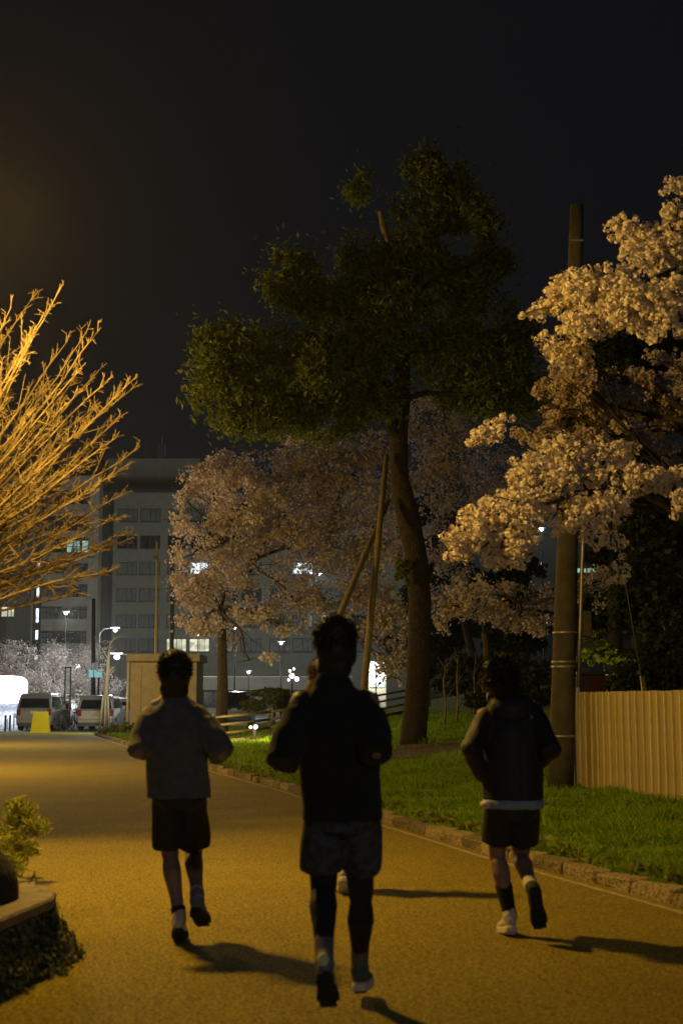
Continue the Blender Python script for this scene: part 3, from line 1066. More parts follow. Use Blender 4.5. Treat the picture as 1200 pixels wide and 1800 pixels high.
for vv in (1215, 1120, 1030, 950, 880):
    p, r = on_pole(vv); cp.append(p + Vector((r + .035 + (1215 - vv) * .00012, -.02, 0)))
b.tube(cp, .028, 8); b.build('conduit', M['steel'], up, True)
p, r = on_pole(1107)
b = MB(); b.box(p.x + r + .06, p.x + r + .21, YP - .03, YP + .12, p.z - .17, p.z + .18, .015); b.build('meter_box', M['polecon'], up)
b = MB(); b.bar((p.x + r - .02, YP, p.z - .28), (p.x + r + .3, YP, p.z - .30), .04, .04); b.bar((p.x + r - .02, YP, p.z - .62), (p.x + r + .16, YP, p.z - .62), .05, .05); b.build('bracket', M['darksteel'], up)
for vv in (430, 520):
    p, r = on_pole(vv); b = MB(); b.bar((p.x - .09, YP - r, p.z), (p.x + .09, YP - r, p.z), .02, .02); b.build('step_bolt', M['steel'], up)
# guy wire with its yellow guard
g0, _ = on_pole(500)
g1 = P(1132, 1225, 21.0)
gw = thing('guy_wire', 'stay wire with yellow guard coming down behind the hoarding', 'stay wire', (g1.x, 21.0, .3))
dv = (g1 - g0).normalized()
foot = g1 + dv * 1.0
b = MB(); b.tube([g0, foot], .009, 6); b.build('wire', M['steel'], gw)
q = P(1127, 1185, 21.0); b = MB(); b.tube([q, g1 + dv * .5], [.035, .04], 8); b.build('guard', M['yellow'], gw, True)
b = MB(); b.ell(tuple(P(1126, 1183, 20.95)), (.05, .05, .05)); b.build('clamp', M['darksteel'], gw)

# maroon shed behind the hoarding
q0, q1 = P(1018, 1230, 27), P(1064, 1180, 27)
sh = thing('maroon_shed', 'small dark maroon shed peeping over the hoarding', 'shed', ((q0.x + q1.x) / 2, 27, .3))
b = MB(); b.box(q0.x, q1.x, 27, 28.2, 0, q1.z - .07); b.build('wall', M['shed'], sh)
b = MB(); b.box(q0.x - .06, q1.x + .06, 26.92, 28.28, q1.z - .067, q1.z, .01); b.build('roof', M['darksteel'], sh)
b = MB(); b.box(q0.x + .12, q1.x - .12, 26.975, 26.998, .1, q1.z - .15); b.build('door', M['shed'], sh)

# ------------------------------------------------------------------ planter at the left
def planter():
    t = thing('planter', 'stone planter with pale coping and ivy hanging down its face at the lower left', 'planter', (-2.2, 7.2, 0))
    top = .34
    edge = [(-1.95, 4.6), (-1.80, 6.0), (-1.66, 7.0), (-1.56, 7.75), (-1.60, 8.05), (-1.80, 8.45), (-2.2, 8.9), (-3.0, 9.4), (-4.2, 9.8)]
    ins = []
    for i, p in enumerate(edge):
        a = Vector(edge[max(0, i - 1)]); c = Vector(edge[min(len(edge) - 1, i + 1)])
        dd = (c - a).normalized(); nrm = Vector((-dd.y, dd.x))
        ins.append((Vector(p), nrm))
    for i in range(len(edge) - 1):
        (p, n0), (q, n1) = ins[i], ins[i + 1]
        # coping, one slab per stretch
        g0 = (q - p).normalized() * .006
        pa, qa = p + g0, q - g0
        b = MB()
        o0, o1, i0, i1 = pa - n0 * .03, qa - n1 * .03, pa + n0 * .21, qa + n1 * .21
        zr = random.uniform(-.006, .006)
        lo, hi = top - .055, top + zr
        lv = lambda v, z: (v.x, v.y, z)
        s = .012
        b.add([lv(o0, lo), lv(o1, lo), lv(i1, lo), lv(i0, lo), lv(o0, hi - s), lv(o1, hi - s), lv(i1, hi - s), lv(i0, hi - s),
               lv(o0 + n0 * s, hi), lv(o1 + n1 * s, hi), lv(i1 - n1 * s, hi), lv(i0 - n0 * s, hi)],
              [(3, 2, 1, 0), (0, 1, 5, 4), (1, 2, 6, 5), (2, 3, 7, 6), (3, 0, 4, 7), (4, 5, 9, 8), (5, 6, 10, 9), (6, 7, 11, 10), (7, 4, 8, 11), (8, 9, 10, 11)])
        b.build('coping_slab', M['coping'], t)
        b = MB()
        o0, o1, i0, i1 = p, q, p + n0 * .18, q + n1 * .18
        b.add([lv(o0, 0), lv(o1, 0), lv(i1, 0), lv(i0, 0), lv(o0, lo - .002), lv(o1, lo - .002), lv(i1, lo - .002), lv(i0, lo - .002)],
              [(0, 1, 5, 4), (1, 2, 6, 5), (2, 3, 7, 6), (3, 0, 4, 7), (4, 5, 6, 7)])
        b.build('wall_face', M['wallface'], t)
    b = MB()
    inn = [p + n * .2 for p, n in ins]
    vs = [(v.x, v.y, top - .07) for v in inn] + [(-5.5, 9.8, top - .07), (-5.5, 4.6, top - .07)]
    b.add(vs, [tuple(range(len(vs)))])
    b.build('soil', M['soil'], t)
    # ivy hanging on the face and creeping on the ground at its foot
    c, nn = [], []
    for _ in range(6500):
        k = random.uniform(.6, len(edge) - 3.2)
        i = int(k); f = k - i
        p = ins[i][0].lerp(ins[i + 1][0], f); n0 = ins[i][1]
        z = random.random() ** 1.1 * .27
        thick = .02 + .06 * max(0, mnoise.noise(Vector((k * 2.1, z * 5, 1))) + .35) + .16 * (1 - z / .27) ** 1.5
        p = p - n0 * random.uniform(-.02, thick)
        if mnoise.noise(Vector((k * 3.3, z * 7, 4))) < -.28: continue
        c.append((p.x, p.y, z)); nn.append((-n0.x, -n0.y, .5))
    quads('ivy', np.array(c), .02 + .014 * RNG.random(len(c)), .028 + .02 * RNG.random(len(c)), M['ivy'], t, normals=np.array(nn))['kind'] = 'stuff'
    c = np.array([(-2.9 + random.gauss(0, .45), 8.35 + random.gauss(0, .25), top - .06 + random.random() * .12) for _ in range(500)] +
                 [(-1.96 + random.gauss(0, .05), 8.05 + random.gauss(0, .10), top - .03 + random.random() * .10) for _ in range(130)])
    quads('weeds', c, .02, .10 + .05 * RNG.random(len(c)), M['weed'], t, up=0)['kind'] = 'stuff'
planter()
# dark rounded rock in the planter
b = MB()
b.ell((-1.93, 7.72, .33), (.225, .36, .29), n=28, m=18)
v = []
for p in b.v:
    q = Vector(p) * 2.1
    k = 1 + .14 * mnoise.noise(q) + .05 * mnoise.noise(q * 3)
    c = Vector((-1.93, 7.72, .3))
    r = c + (Vector(p) - c) * k
    v.append((r.x, r.y, max(r.z, .275)))
b.v = v
tag(b.build('boulder', M['rock'], None, True), 'dark rounded boulder sitting in the planter at the lower left', 'rock')


def clump_points(c, r, n, k, rng, shell=.55):
    """points in k small clumps spread through an ellipsoid"""
    d = rng.normal(size=(k, 3)); d /= np.linalg.norm(d, axis=1)[:, None]
    cc = d * (rng.random((k, 1)) ** (1 / 3) * (1 - shell * .3) + shell * .18)
    rad = .16 + .17 * rng.random(k)
    i = rng.integers(0, k, n)
    dd = rng.normal(size=(n, 3)); dd /= np.linalg.norm(dd, axis=1)[:, None]
    p = cc[i] + dd * (rng.random((n, 1)) ** (.45)) * rad[i][:, None]
    nn = dd
    return np.array(c) + p * np.array(r), nn


# bright shrub behind the planter
shp = P(8, 1436, 11.0)
t = thing('shrub', 'lamplit yellow-green shrub at the left edge behind the planter', 'shrub', (shp.x - .2, 11.1, 0))
t['label'] = 'brightly lamplit yellow-green shrub at the left edge behind the planter'
pts = []
for (cx_, cy_, cz_), r_, n_ in (((shp.x - .22, 11.1, .36), (.50, .5, .34), 5200), ((shp.x - .12, 10.3, .24), (.42, .5, .26), 4200), ((shp.x - .9, 11.3, .6), (.5, .5, .45), 2500), ((shp.x - .05, 10.2, .10), (.45, .9, .13), 4200)):
    p_, n__ = clump_points((cx_, cy_, cz_), r_, n_, 26, RNG); pts.append(p_)
pts = np.concatenate(pts); pts = pts[pts[:, 2] > .01]
quads('foliage', pts, .010 + .012 * RNG.random(len(pts)), .06 + .07 * RNG.random(len(pts)), M['shrublit'], t, up=.2)['kind'] = 'stuff'
b = MB()
for _ in range(14):
    e = random.choice(pts); b.tube([(shp.x - .25, 11.1, 0), tuple(e)], [.012, .004], 5)
b.build('stems', M['cherrybark'], t)['kind'] = 'stuff'

# ------------------------------------------------------------------ trees
def limb(mb, a, c, r0, r1, sag=.0, n=8, seed=0, wob=.12, seg=8):
    a, c = Vector(a), Vector(c)
    m = a.lerp(c, .5) + Vector((0, 0, sag))
    pts = wobble(bez(a, m, c, n), wob, .9, seed)
    mb.tube(pts, [r0 + (r1 - r0) * (i / n) ** .8 for i in range(n + 1)], seg)
    return pts


# bare tree: a fan of whippy limbs reaching in from the left
def bare_tree():
    bx, by = -4.9, 13.2
    t = thing('bare_tree', 'leafless lamplit tree whose whippy branches reach in from the left', 'tree', (bx, by, 0))
    b = MB()
    org = Vector((-4.35, 13.3, 2.1))
    b.tube(wobble([(bx, by, -.05), (bx - .03, by, .5), (bx + .05, by + .05, 1.2), (org.x, org.y, org.z)], .05, 1, 3), [.24, .19, .16, .14], 14)
    b.build('trunk', M['baretwig'], t, True)
    ends = [(102, 512, 14.5), (85, 545, 15.2), (180, 575, 14.8), (120, 600, 15.4), (245, 657, 14.6), (214, 688, 15), (172, 655, 15.3), (214, 732, 14.6), (200, 745, 15.2), (248, 784, 15.0),
            (228, 815, 15.3), (218, 868, 15.6), (235, 935, 15.0), (222, 950, 15.5), (200, 1000, 14.6), (60, 520, 15.6), (20, 540, 14.7), (150, 640, 14.4), (130, 700, 14.2), (165, 790, 15.7),
            (110, 860, 14.9), (60, 590, 14.0), (10, 600, 15.4), (90, 660, 15.8), (40, 640, 14.3), (170, 715, 15.9), (-20, 560, 14.6), (140, 760, 14.1), (60, 720, 14.2), (20, 690, 15.9),
            (188, 968, 14.8), (120, 905, 15.2), (90, 790, 15.6), (110, 740, 15.0), (150, 820, 14.5),
            (238, 680, 15.6), (195, 665, 14.2), (150, 585, 15.2), (205, 770, 14.4), (185, 840, 14.2), (225, 905, 14.8), (160, 900, 15.8), (130, 950, 14.3), (180, 1010, 15.2), (75, 560, 14.4), (50, 610, 15.7), (130, 670, 15.6), (160, 740, 14.0), (100, 830, 14.1), (60, 850, 15.2), (210, 830, 15.7), (120, 985, 15.5), (140, 1040, 14.8)]
    tips = [P(u, v, Y - 1.5) for u, v, Y in ends]
    for _ in range(80):   # the rest of the crown, out of the frame
        a = random.uniform(1.75, 4.6)
        tips.append(org + Vector((math.cos(a) * random.uniform(.8, 2.4), math.sin(a) * random.uniform(.5, 1.2), random.uniform(.8, 2.6))))
    tw = MB()
    for k, e in enumerate(tips):
        L = (e - org).length
        mid = org.lerp(e, .5) + Vector((-.04 * L * .3, 0, -.015 * L)) + Vector((random.uniform(-.1, .1), random.uniform(-.25, .25), random.uniform(-.12, .12)))
        n = 12
        pts = wobble(bez(org + Vector((random.uniform(-.08, .08), random.uniform(-.1, .1), random.uniform(-.3, .15))), mid, e, n), .06, 1.6, k * 3.1)
        lb = MB()
        r0 = random.uniform(.012, .023)
        lb.tube(pts, [r0 * (1 - i / n) ** .7 + .003 for i in range(n + 1)], 7)
        lb.build('limb', M['baretwig'], t, True)
        # side shoots and knobbly spurs, thicker toward the tip
        for i in range(3, n + 1):
            base = pts[i]
            dd = (pts[i] - pts[i - 1]).normalized()
            for _ in range(random.choice((3, 3, 4, 5)) if i < n else 5):
                side = Vector((random.gauss(0, 1), random.gauss(0, 1), random.gauss(.35, 1))).normalized()
                v = (dd * random.uniform(.5, 1.3) + side * random.uniform(.35, .9)).normalized()
                ln = random.choice((.05, .08, .11, .15, .22, .32)) * (1.15 if i > 5 else .8)
                if i >= n - 1: ln = min(ln, .11)
                bp = base.lerp(pts[i - 1], random.random())
                s = [bp, bp + v * ln * .5 + Vector((0, 0, .01)), bp + v * ln + Vector((0, 0, ln * .12))]
                tw.tube(s, [.0055, .004, .0024], 4)
                for _ in range(2 + int(ln * 16)):
                    q = s[1].lerp(s[2], random.uniform(-.6, 1))
                    w = (v + Vector((random.gauss(0, .8), random.gauss(0, .8), random.gauss(.2, .8)))).normalized() * random.uniform(.025, .08)
                    tw.tube([q, q + w], [.0036, .0022], 4)
    o = tw.build('twigs', M['baretwig'], t)
    o['kind'] = 'stuff'
bare_tree()


def shadowless_points(lobes, rng, dens):
    out = []
    for (u, v, Y, ru, rv, n) in lobes:
        c = P(u, v, Y)
        s = Y / F
        r = (ru * s, max(ru, rv) * s * .8, rv * s)
        k = max(6, int(n * dens / 40))
        p, _ = clump_points(c, r, int(n * dens), k, rng)
        out.append(p)
    return np.concatenate(out)


# the big evergreen
YE = 33.0
eb = G(726, 1309)
YE = eb.y
pv = thing('evergreen_tree', 'huge dark evergreen with bent trunk and spreading crown at the centre', 'tree', (eb.x, eb.y, gz(eb.x, eb.y) - .1))
b = MB()
tp = [(726, 1318), (727, 1290), (731, 1240), (735, 1150), (737, 1060), (731, 980), (716, 900), (703, 840), (700, 780), (704, 710), (706, 640), (706, 560), (706, 500)]
tr = [31, 26, 24, 22.5, 21.5, 21.5, 22, 17, 18, 19, 16, 12, 7]
b.tube([P(u, v, YE) for u, v in tp], [r * YE / F * .88 for r in tr], 18)
v = []
for p in b.v:
    q = Vector((p[0] * 5, p[1] * 5, p[2] * 1.6))
    k = .05 * mnoise.noise(q) + .025 * mnoise.noise(q * 2.6)
    v.append((p[0] + k, p[1] - k * .7, p[2]))
b.v = v
b.build('trunk', M['bark'], pv, True)
b = MB()
E = lambda u, v, dy=0: P(u, v, YE + dy)
for a, c, r0, r1, dy in (((700, 770), (648, 690), .16, .07, -1), ((702, 700), (600, 610), .15, .05, 1.0), ((706, 640), (520, 490), .13, .04, -.5), ((706, 560), (760, 400), .13, .05, .6), ((706, 620), (850, 590), .13, .04, 0),
                         ((648, 690), (420, 690), .09, .03, -2), ((760, 400), (768, 300), .06, .02, .6), ((706, 520), (668, 380), .07, .03, 0), ((850, 590), (890, 660), .06, .02, 1), ((704, 700), (830, 690), .10, .03, -1.5), ((706, 540), (850, 440), .08, .03, -1)):
    b2 = MB(); limb(b2, E(*a), E(*c, dy), r0, r1, .1, 8, r0 * 100 + a[0], .25); b2.build('limb', M['bark'], pv, True)
b = MB(); b.tube([E(681, 425, -.3), E(673, 400, -.3), E(668, 372, -.3), E(671, 368, -.3)], [.05, .075, .06, .015], 8); b.build('broken_stub', M['bamboo'], pv)
lobes = [(770, 310, YE + .6, 55, 48, 1500), (790, 370, YE + .2, 70, 45, 1500), (830, 400, YE - .5, 45, 40, 800), (760, 440, YE, 80, 45, 1300), (700, 470, YE + .5, 50, 40, 800), (640, 460, YE + 1, 50, 35, 800),
         (510, 490, YE - .5, 48, 50, 1500), (560, 540, YE, 55, 45, 1000), (620, 540, YE + 1, 70, 55, 1300), (700, 560, YE - 1.5, 70, 55, 1300), (800, 500, YE + 1, 55, 40, 700), (860, 470, YE, 45, 30, 500),
         (400, 620, YE - 1.5, 62, 45, 1700), (395, 690, YE - 2.3, 55, 55, 1900), (440, 720, YE - 2, 65, 45, 1500), (480, 630, YE, 75, 55, 1500), (560, 640, YE - 1, 70, 60, 1600), (555, 650, YE - 2.5, 42, 38, 900),
         (640, 620, YE - 1.2, 60, 60, 1300), (650, 700, YE - .8, 50, 60, 900), (500, 720, YE - 1, 70, 50, 1100), (570, 735, YE - .5, 60, 45, 800), (780, 620, YE, 80, 60, 1400), (850, 640, YE - 1, 80, 60, 1600),
         (900, 600, YE, 50, 45, 700), (900, 690, YE + .5, 55, 42, 800), (820, 700, YE, 60, 35, 600), (640, 340, YE + 1, 30, 40, 170), (850, 560, YE + 1, 70, 50, 800), (715, 350, YE + .5, 28, 50, 260)]
pts = shadowless_points(lobes, RNG, 3.4)
pts += RNG.normal(size=pts.shape) * (.05 + .24 * RNG.random((len(pts), 1)) ** 2)
keep = np.array([mnoise.noise(Vector(p) * 1.25) + .5 * mnoise.noise(Vector(p) * 3.1) for p in pts]) > -.16
pts = pts[keep]
quads('crown', pts, .04 + .04 * RNG.random(len(pts)), .12 + .11 * RNG.random(len(pts)), M['pine'], pv)['kind'] = 'stuff'
# sprig of yellow-green leaves growing out of the trunk
p_, _ = clump_points(E(708, 1006, -.45), (.19, .15, .36), 420, 16, RNG)
quads('trunk_sprig', p_, .06, .12 + .05 * RNG.random(len(p_)), M['limeleaf'], pv)['kind'] = 'stuff'
# two long wooden props leaning on the trunk
for (u0, v0, y0), (u1, v1), lab in (((553, 1185, YE - 2.6), (682, 880), 'long wooden prop leaning far to the left of the big trunk'), ((637, 1235, YE - 2.0), (679, 800), 'steep wooden prop leaning close beside the big trunk')):
    a, c = P(u0, v0, y0), P(u1, v1, YE - .3)
    dv = (a - c).normalized()
    while a.z > gz(a.x, a.y) - .1: a = a + dv * .05
    b = MB(); b.tube([a, a.lerp(c, .5), c], [.085, .078, .06], 10)
    o = tag(b.build('tree_prop', M['bamboo'], None, True), lab, 'tree prop', 'props holding the big evergreen')


def blossom_tree(name, label, base, forks, lobes, dens, size, matl, bark='cherrybark', r0=.2, seed=0, group=None, trunk_pts=None, twig=True, ptc='blossom_crown', pom=0):
    t = thing(name, label, 'tree', base, group)
    b = MB()
    base = Vector(base)
    fork = forks[0]
    pts = trunk_pts or wobble(bez(base - Vector((0, 0, .1)), base.lerp(fork, .5) + Vector((.1, 0, .1)), fork, 7), .1, .8, seed)
    n = len(pts) - 1
    b.tube(pts, [r0 * (1.25 if i == 0 else 1) * (1 - .4 * i / n) for i in range(n + 1)], 14)
    b.build('trunk', M[bark], t, True)
    rng = np.random.default_rng(100 + seed)
    for k, (u, v, Y, ru, rv, nn) in enumerate(lobes):
        if nn < 120 and k % 2: continue
        c = P(u, v, Y)
        a = min(forks, key=lambda q: (q - c).length)
        lb = MB()
        lp = limb(lb, a, c, r0 * .33, .025, .25, 8, seed + k * 2.3, .22, 7)
        if twig:
            for _ in range(9):
                s = random.choice(lp[3:])
                rr = Vector((random.gauss(0, ru), random.gauss(0, ru), random.gauss(0, rv))) * (Y / F) * .62
                limb(lb, s, c + rr, .018, .006, .06, 4, k + _, .08, 4)
        lb.build('limb', M[bark], t, True)
    p = shadowless_points(lobes, rng, dens)
    p += rng.normal(size=p.shape) * .0018 * p[:, 1:2]
    if not pom: p = p[np.array([mnoise.noise(Vector(q) * .95) + .6 * mnoise.noise(Vector(q) * 2.6) for q in p]) > -.20 + .25 * (rng.random(len(p)) - .5)]
    if pom:
        dd = rng.normal(size=(len(p), pom, 3)); dd /= np.linalg.norm(dd, axis=2)[:, :, None]
        quads(ptc, (p[:, None, :] + dd * size * .8).reshape(-1, 3), size, size * 1.1, M[matl], t, rng, normals=dd.reshape(-1, 3))['kind'] = 'stuff'
        return t
    quads(ptc, p, size * (.6 + .8 * rng.random(len(p))), size * (.7 + .9 * rng.random(len(p))), M[matl], t, rng)['kind'] = 'stuff'
    return t


# cherries in bloom beyond the fence
q = P(389, 1245, 46)
base = (q.x, 46, gz(q.x, 46))
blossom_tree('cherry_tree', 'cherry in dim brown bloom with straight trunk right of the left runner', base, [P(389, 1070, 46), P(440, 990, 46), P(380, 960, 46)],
             [(370, 850, 46, 60, 40, 1000), (430, 880, 45, 75, 50, 1500), (350, 920, 45.5, 52, 40, 900), (420, 950, 46, 80, 45, 1500), (500, 900, 46.5, 80, 50, 1500), (340, 975, 45, 45, 22, 360), (345, 1035, 45, 55, 35, 750),
              (380, 1030, 47, 50, 45, 500), (450, 1010, 46, 60, 30, 500), (470, 1090, 45, 55, 22, 420), (350, 1095, 44.5, 46, 22, 420), (440, 1075, 44, 40, 22, 250), (530, 960, 46, 70, 45, 1100), (520, 1060, 45.5, 55, 38, 560), (395, 1105, 47, 30, 40, 120), (505, 1100, 45, 38, 20, 200),
              (440, 1160, 44.5, 50, 10, 60), (330, 880, 46, 25, 25, 200), (480, 830, 47, 75, 40, 1000), (400, 820, 48, 40, 30, 400)], 3.0, .085, 'blossomfar', r0=.21, seed=3)
q = P(588, 1245, 48)
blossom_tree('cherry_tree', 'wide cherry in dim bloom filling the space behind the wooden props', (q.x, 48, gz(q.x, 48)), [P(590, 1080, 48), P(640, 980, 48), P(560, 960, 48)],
             [(560, 820, 48, 80, 45, 1300), (640, 800, 48.5, 65, 45, 1100), (620, 880, 48, 90, 55, 1800), (590, 960, 47, 80, 50, 1400), (660, 960, 47, 65, 60, 1400), (560, 1040, 47, 60, 40, 650), (640, 1050, 47, 75, 50, 1200),
              (680, 1100, 46, 55, 40, 700), (690, 1160, 45.5, 40, 32, 420), (600, 1110, 48, 60, 30, 420), (530, 880, 49, 60, 50, 800), (680, 860, 49, 55, 60, 900), (560, 760, 50, 70, 40, 650), (690, 1185, 46, 30, 20, 160)], 2.7, .09, 'blossomfar', r0=.24, seed=5)
q = P(800, 1235, 50)
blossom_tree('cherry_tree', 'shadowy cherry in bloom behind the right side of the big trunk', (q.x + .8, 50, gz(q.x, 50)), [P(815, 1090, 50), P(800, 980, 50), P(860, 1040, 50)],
             [(780, 720, 49, 60, 50, 800), (800, 800, 49, 70, 55, 1200), (760, 860, 49, 45, 60, 900), (830, 880, 50, 60, 50, 700), (770, 950, 49, 35, 55, 500), (785, 1050, 48, 38, 35, 480), (790, 1010, 50, 40, 40, 340), (880, 830, 51, 60, 50, 500), (760, 780, 50, 40, 50, 500), (730, 740, 50, 30, 50, 300)], 2.6, .09, 'blossomfar', r0=.2, seed=8)
q = P(865, 1240, 38)
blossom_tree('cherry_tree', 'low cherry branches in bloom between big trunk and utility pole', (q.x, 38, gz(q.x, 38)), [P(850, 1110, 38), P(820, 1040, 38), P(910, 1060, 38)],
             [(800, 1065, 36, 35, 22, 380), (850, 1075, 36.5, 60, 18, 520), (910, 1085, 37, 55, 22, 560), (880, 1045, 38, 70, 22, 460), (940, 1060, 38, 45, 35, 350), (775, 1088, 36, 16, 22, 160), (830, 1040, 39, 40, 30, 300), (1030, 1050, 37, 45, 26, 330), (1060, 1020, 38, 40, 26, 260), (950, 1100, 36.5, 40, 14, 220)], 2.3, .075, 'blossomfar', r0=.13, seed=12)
# pale cherries behind the cars, lit by the car park lamps
for i, (u, Y, lob, lab) in enumerate((
        (20, 92, [(20, 1170, 92, 40, 30, 900), (-20, 1190, 92, 40, 28, 600), (50, 1200, 91, 40, 24, 700), (30, 1145, 93, 40, 18, 300)], 'pale lamplit cherry over the bright stall at the left edge'),
        (85, 95, [(85, 1170, 95, 40, 30, 1100), (75, 1205, 94, 42, 22, 900), (110, 1190, 95, 35, 28, 700), (95, 1145, 96, 40, 18, 320), (110, 1225, 93, 40, 16, 500)], 'pale lamplit cherry above the left van'),
        (150, 98, [(150, 1170, 98, 35, 30, 700), (145, 1205, 97, 34, 24, 700), (170, 1195, 98, 30, 30, 450), (165, 1145, 99, 28, 16, 200), (200, 1210, 98, 28, 26, 420)], 'pale lamplit cherry behind the dark sign post'))):
    x = P(u, 1200, Y).x
    blossom_tree('cherry_tree', lab, (x, Y, 0), [P(u, 1225, Y), P(u + 10, 1200, Y)], lob, 3.6, .085, 'blossom', r0=.16, seed=20 + i, twig=False)

# ------------------------------------------------------------------ near cherry on the right, pom-pom clusters
def near_cherry():
    tx, ty = 5.6, 14.4
    t = thing('cherry_tree', 'near cherry with big lamplit blossom clusters reaching in from the right', 'tree', (tx, ty, gz(tx, ty)))
    forks = [Vector((5.3, 14.3, 2.3)), Vector((4.9, 14.3, 3.4)), Vector((5.0, 15.0, 4.6))]
    b = MB()
    b.tube(wobble([(tx, ty, 0), (tx - .1, ty, 1.0), forks[0], forks[1]], .08, 1, 2), [.27, .21, .18, .12], 14); b.build('trunk', M['cherrybark'], t, True)
    b = MB(); limb(b, forks[0], forks[2], .15, .08, .2, 8, 4, .1); b.build('limb', M['cherrybark'], t, True)
    rng = np.random.default_rng(5)
    up_l = [(1185, 330, 13.5, 24, 14, 26), (1110, 405, 14, 46, 28, 70), (1190, 390, 13.6, 32, 36, 80), (1150, 450, 13.8, 60, 42, 190), (1060, 510, 13.4, 70, 40, 230), (1120, 540, 13.0, 70, 40, 230), (1010, 505, 13.6, 50, 30, 110), (1180, 530, 12.8, 46, 46, 160),
            (980, 530, 13.8, 30, 24, 40), (1040, 570, 13.2, 50, 26, 70), (955, 545, 14, 24, 16, 13), (925, 553, 14, 9, 6, 3), (970, 597, 13.6, 26, 12, 14), (1150, 590, 12.8, 24, 18, 18), (1190, 580, 12.8, 24, 16, 20), (1000, 570, 13.7, 24, 16, 14)]
    lo_l = [(860, 915, 13.4, 48, 38, 130), (905, 890, 13.6, 55, 40, 170), (830, 945, 13.2, 44, 26, 90), (880, 965, 13.2, 50, 30, 120), (915, 930, 13.3, 36, 40, 90), (960, 860, 14, 60, 34, 120), (1010, 840, 14.3, 60, 30, 110), (915, 975, 13.3, 20, 22, 24), (788, 945, 13.1, 14, 8, 5), (810, 978, 13.2, 22, 12, 13),
            (1040, 895, 13.9, 36, 28, 34), (1075, 890, 14.0, 26, 28, 24), (1110, 845, 14.2, 60, 24, 70), (985, 800, 14.2, 46, 30, 90), (930, 830, 14, 40, 26, 70), (1060, 800, 14.3, 50, 26, 60), (1000, 620, 14, 40, 20, 34), (990, 905, 13.6, 36, 36, 60), (1180, 850, 14.3, 40, 26, 60), (1030, 935, 13.8, 16, 26, 12), (1035, 965, 13.8, 14, 10, 6), (1075, 950, 13.9, 24, 14, 10), (1093, 1000, 13.9, 10, 24, 7), (1080, 1020, 13.9, 14, 8, 5), (850, 765, 14.2, 34, 14, 24), (835, 775, 14.2, 16, 10, 9), (880, 740, 14.6, 30, 12, 12), (1190, 890, 14, 14, 30, 10), (870, 990, 13.2, 30, 12, 18)]
    spine = []
    for sp_ in ([forks[0], P(1120, 862, 14.3), P(1010, 868, 14), P(890, 905, 13.4)], [forks[2], P(1190, 480, 13.9), P(1120, 505, 13.5), P(1010, 515, 13.6)]):
        pts_ = []
        for a_, c_ in zip(sp_, sp_[1:]): pts_ += [a_.lerp(c_, i_ / 5) for i_ in range(5)]
        pts_ = wobble(pts_ + [sp_[-1]], .06, 1.3, 2)
        lb = MB(); lb.tube(pts_, [.075 - .06 * i_ / (len(pts_) - 1) for i_ in range(len(pts_))], 9); lb.build('limb', M['cherrybark'], t, True)
        spine += pts_[4:]
    for k, (u, v, Y, ru, rv, n) in enumerate(up_l + lo_l):
        if n < 60: continue
        c = P(u, v, Y)
        a = min(spine, key=lambda q: (q - c).length)
        lb = MB(); lp = limb(lb, a, c, .018, .008, .06, 8, k * 1.7, .14, 7)
        for _ in range(7):
            rr = Vector((random.gauss(0, ru), random.gauss(0, ru), random.gauss(0, rv))) * (Y / F) * .6
            limb(lb, random.choice(lp[4:]), c + rr, .012, .005, .03, 4, k + _, .04, 4)
        lb.build('limb', M['cherrybark'], t, True)
    # outlying sprays hang on their own twigs
    tw = MB()
    for (u, v, Y), (u2, v2, Y2) in (((1060, 900, 13.9), (1095, 1010, 13.9)), ((1040, 890, 13.9), (1032, 970, 13.8)), ((1000, 560, 13.6), (965, 600, 13.6)), ((990, 540, 13.7), (924, 553, 14)), ((880, 905, 13.5), (790, 946, 13.1)), ((960, 800, 14.3), (838, 772, 14.2)), ((1075, 900, 13.9), (1078, 1022, 13.9))):
        tw = MB(); limb(tw, P(u, v, Y), P(u2, v2, Y2), .014, .006, .05, 6, u, .05, 5); tw.build('limb', M['cherrybark'], t, True)
    # pom-pom meshes of petals
    pom = []
    for k in range(9):
        r = np.random.default_rng(50 + k)
        n = 24
        d = r.normal(size=(n, 3)); d /= np.linalg.norm(d, axis=1)[:, None]
        c = d * (.028 + .022 * r.random((n, 1)))
        o = quads('blossom_cluster', c, .036, .040, M['blossom'], None, r, normals=d)
        pom.append(o.data); bpy.data.objects.remove(o)
    cs = []
    for (u, v, Y, ru, rv, n) in up_l + lo_l:
        c = P(u, v, Y); s = Y / F
        d = rng.normal(size=(n * 6, 3)); d /= np.linalg.norm(d, axis=1)[:, None]
        p = np.array(c) + d * (rng.random((n * 6, 1)) ** (1 / 2.4) * 1.08) * np.array((ru * s, ru * s * .7, rv * s))
        got = []
        for q in p:
            if mnoise.noise(Vector(q) * 3.2) < -.22: continue
            if all((q[0] - g[0]) ** 2 + (q[1] - g[1]) ** 2 + (q[2] - g[2]) ** 2 > .0062 for g in got[-240:]): got.append(q)
            if len(got) >= n * 1.7: break
        cs.append(np.array(got))
    cs = np.concatenate(cs)
    ordr = np.argsort(cs[:, 1])
    inview = [i for i in ordr if abs(cs[i][0] / cs[i][1]) < .243]
    near = set(inview[:300])
    for i in near:
        o = bpy.data.objects.new('blossom_cluster', pom[i % 9]); COL.objects.link(o); o.parent = t
        o.location = Vector(cs[i]) - t.location
        o.rotation_euler = tuple(rng.random(3) * 6.28)
        s = .75 + .5 * rng.random(); o.scale = (s, s, s)
    rest = [i for i in range(len(cs)) if i not in near]
    cc, nn = [], []
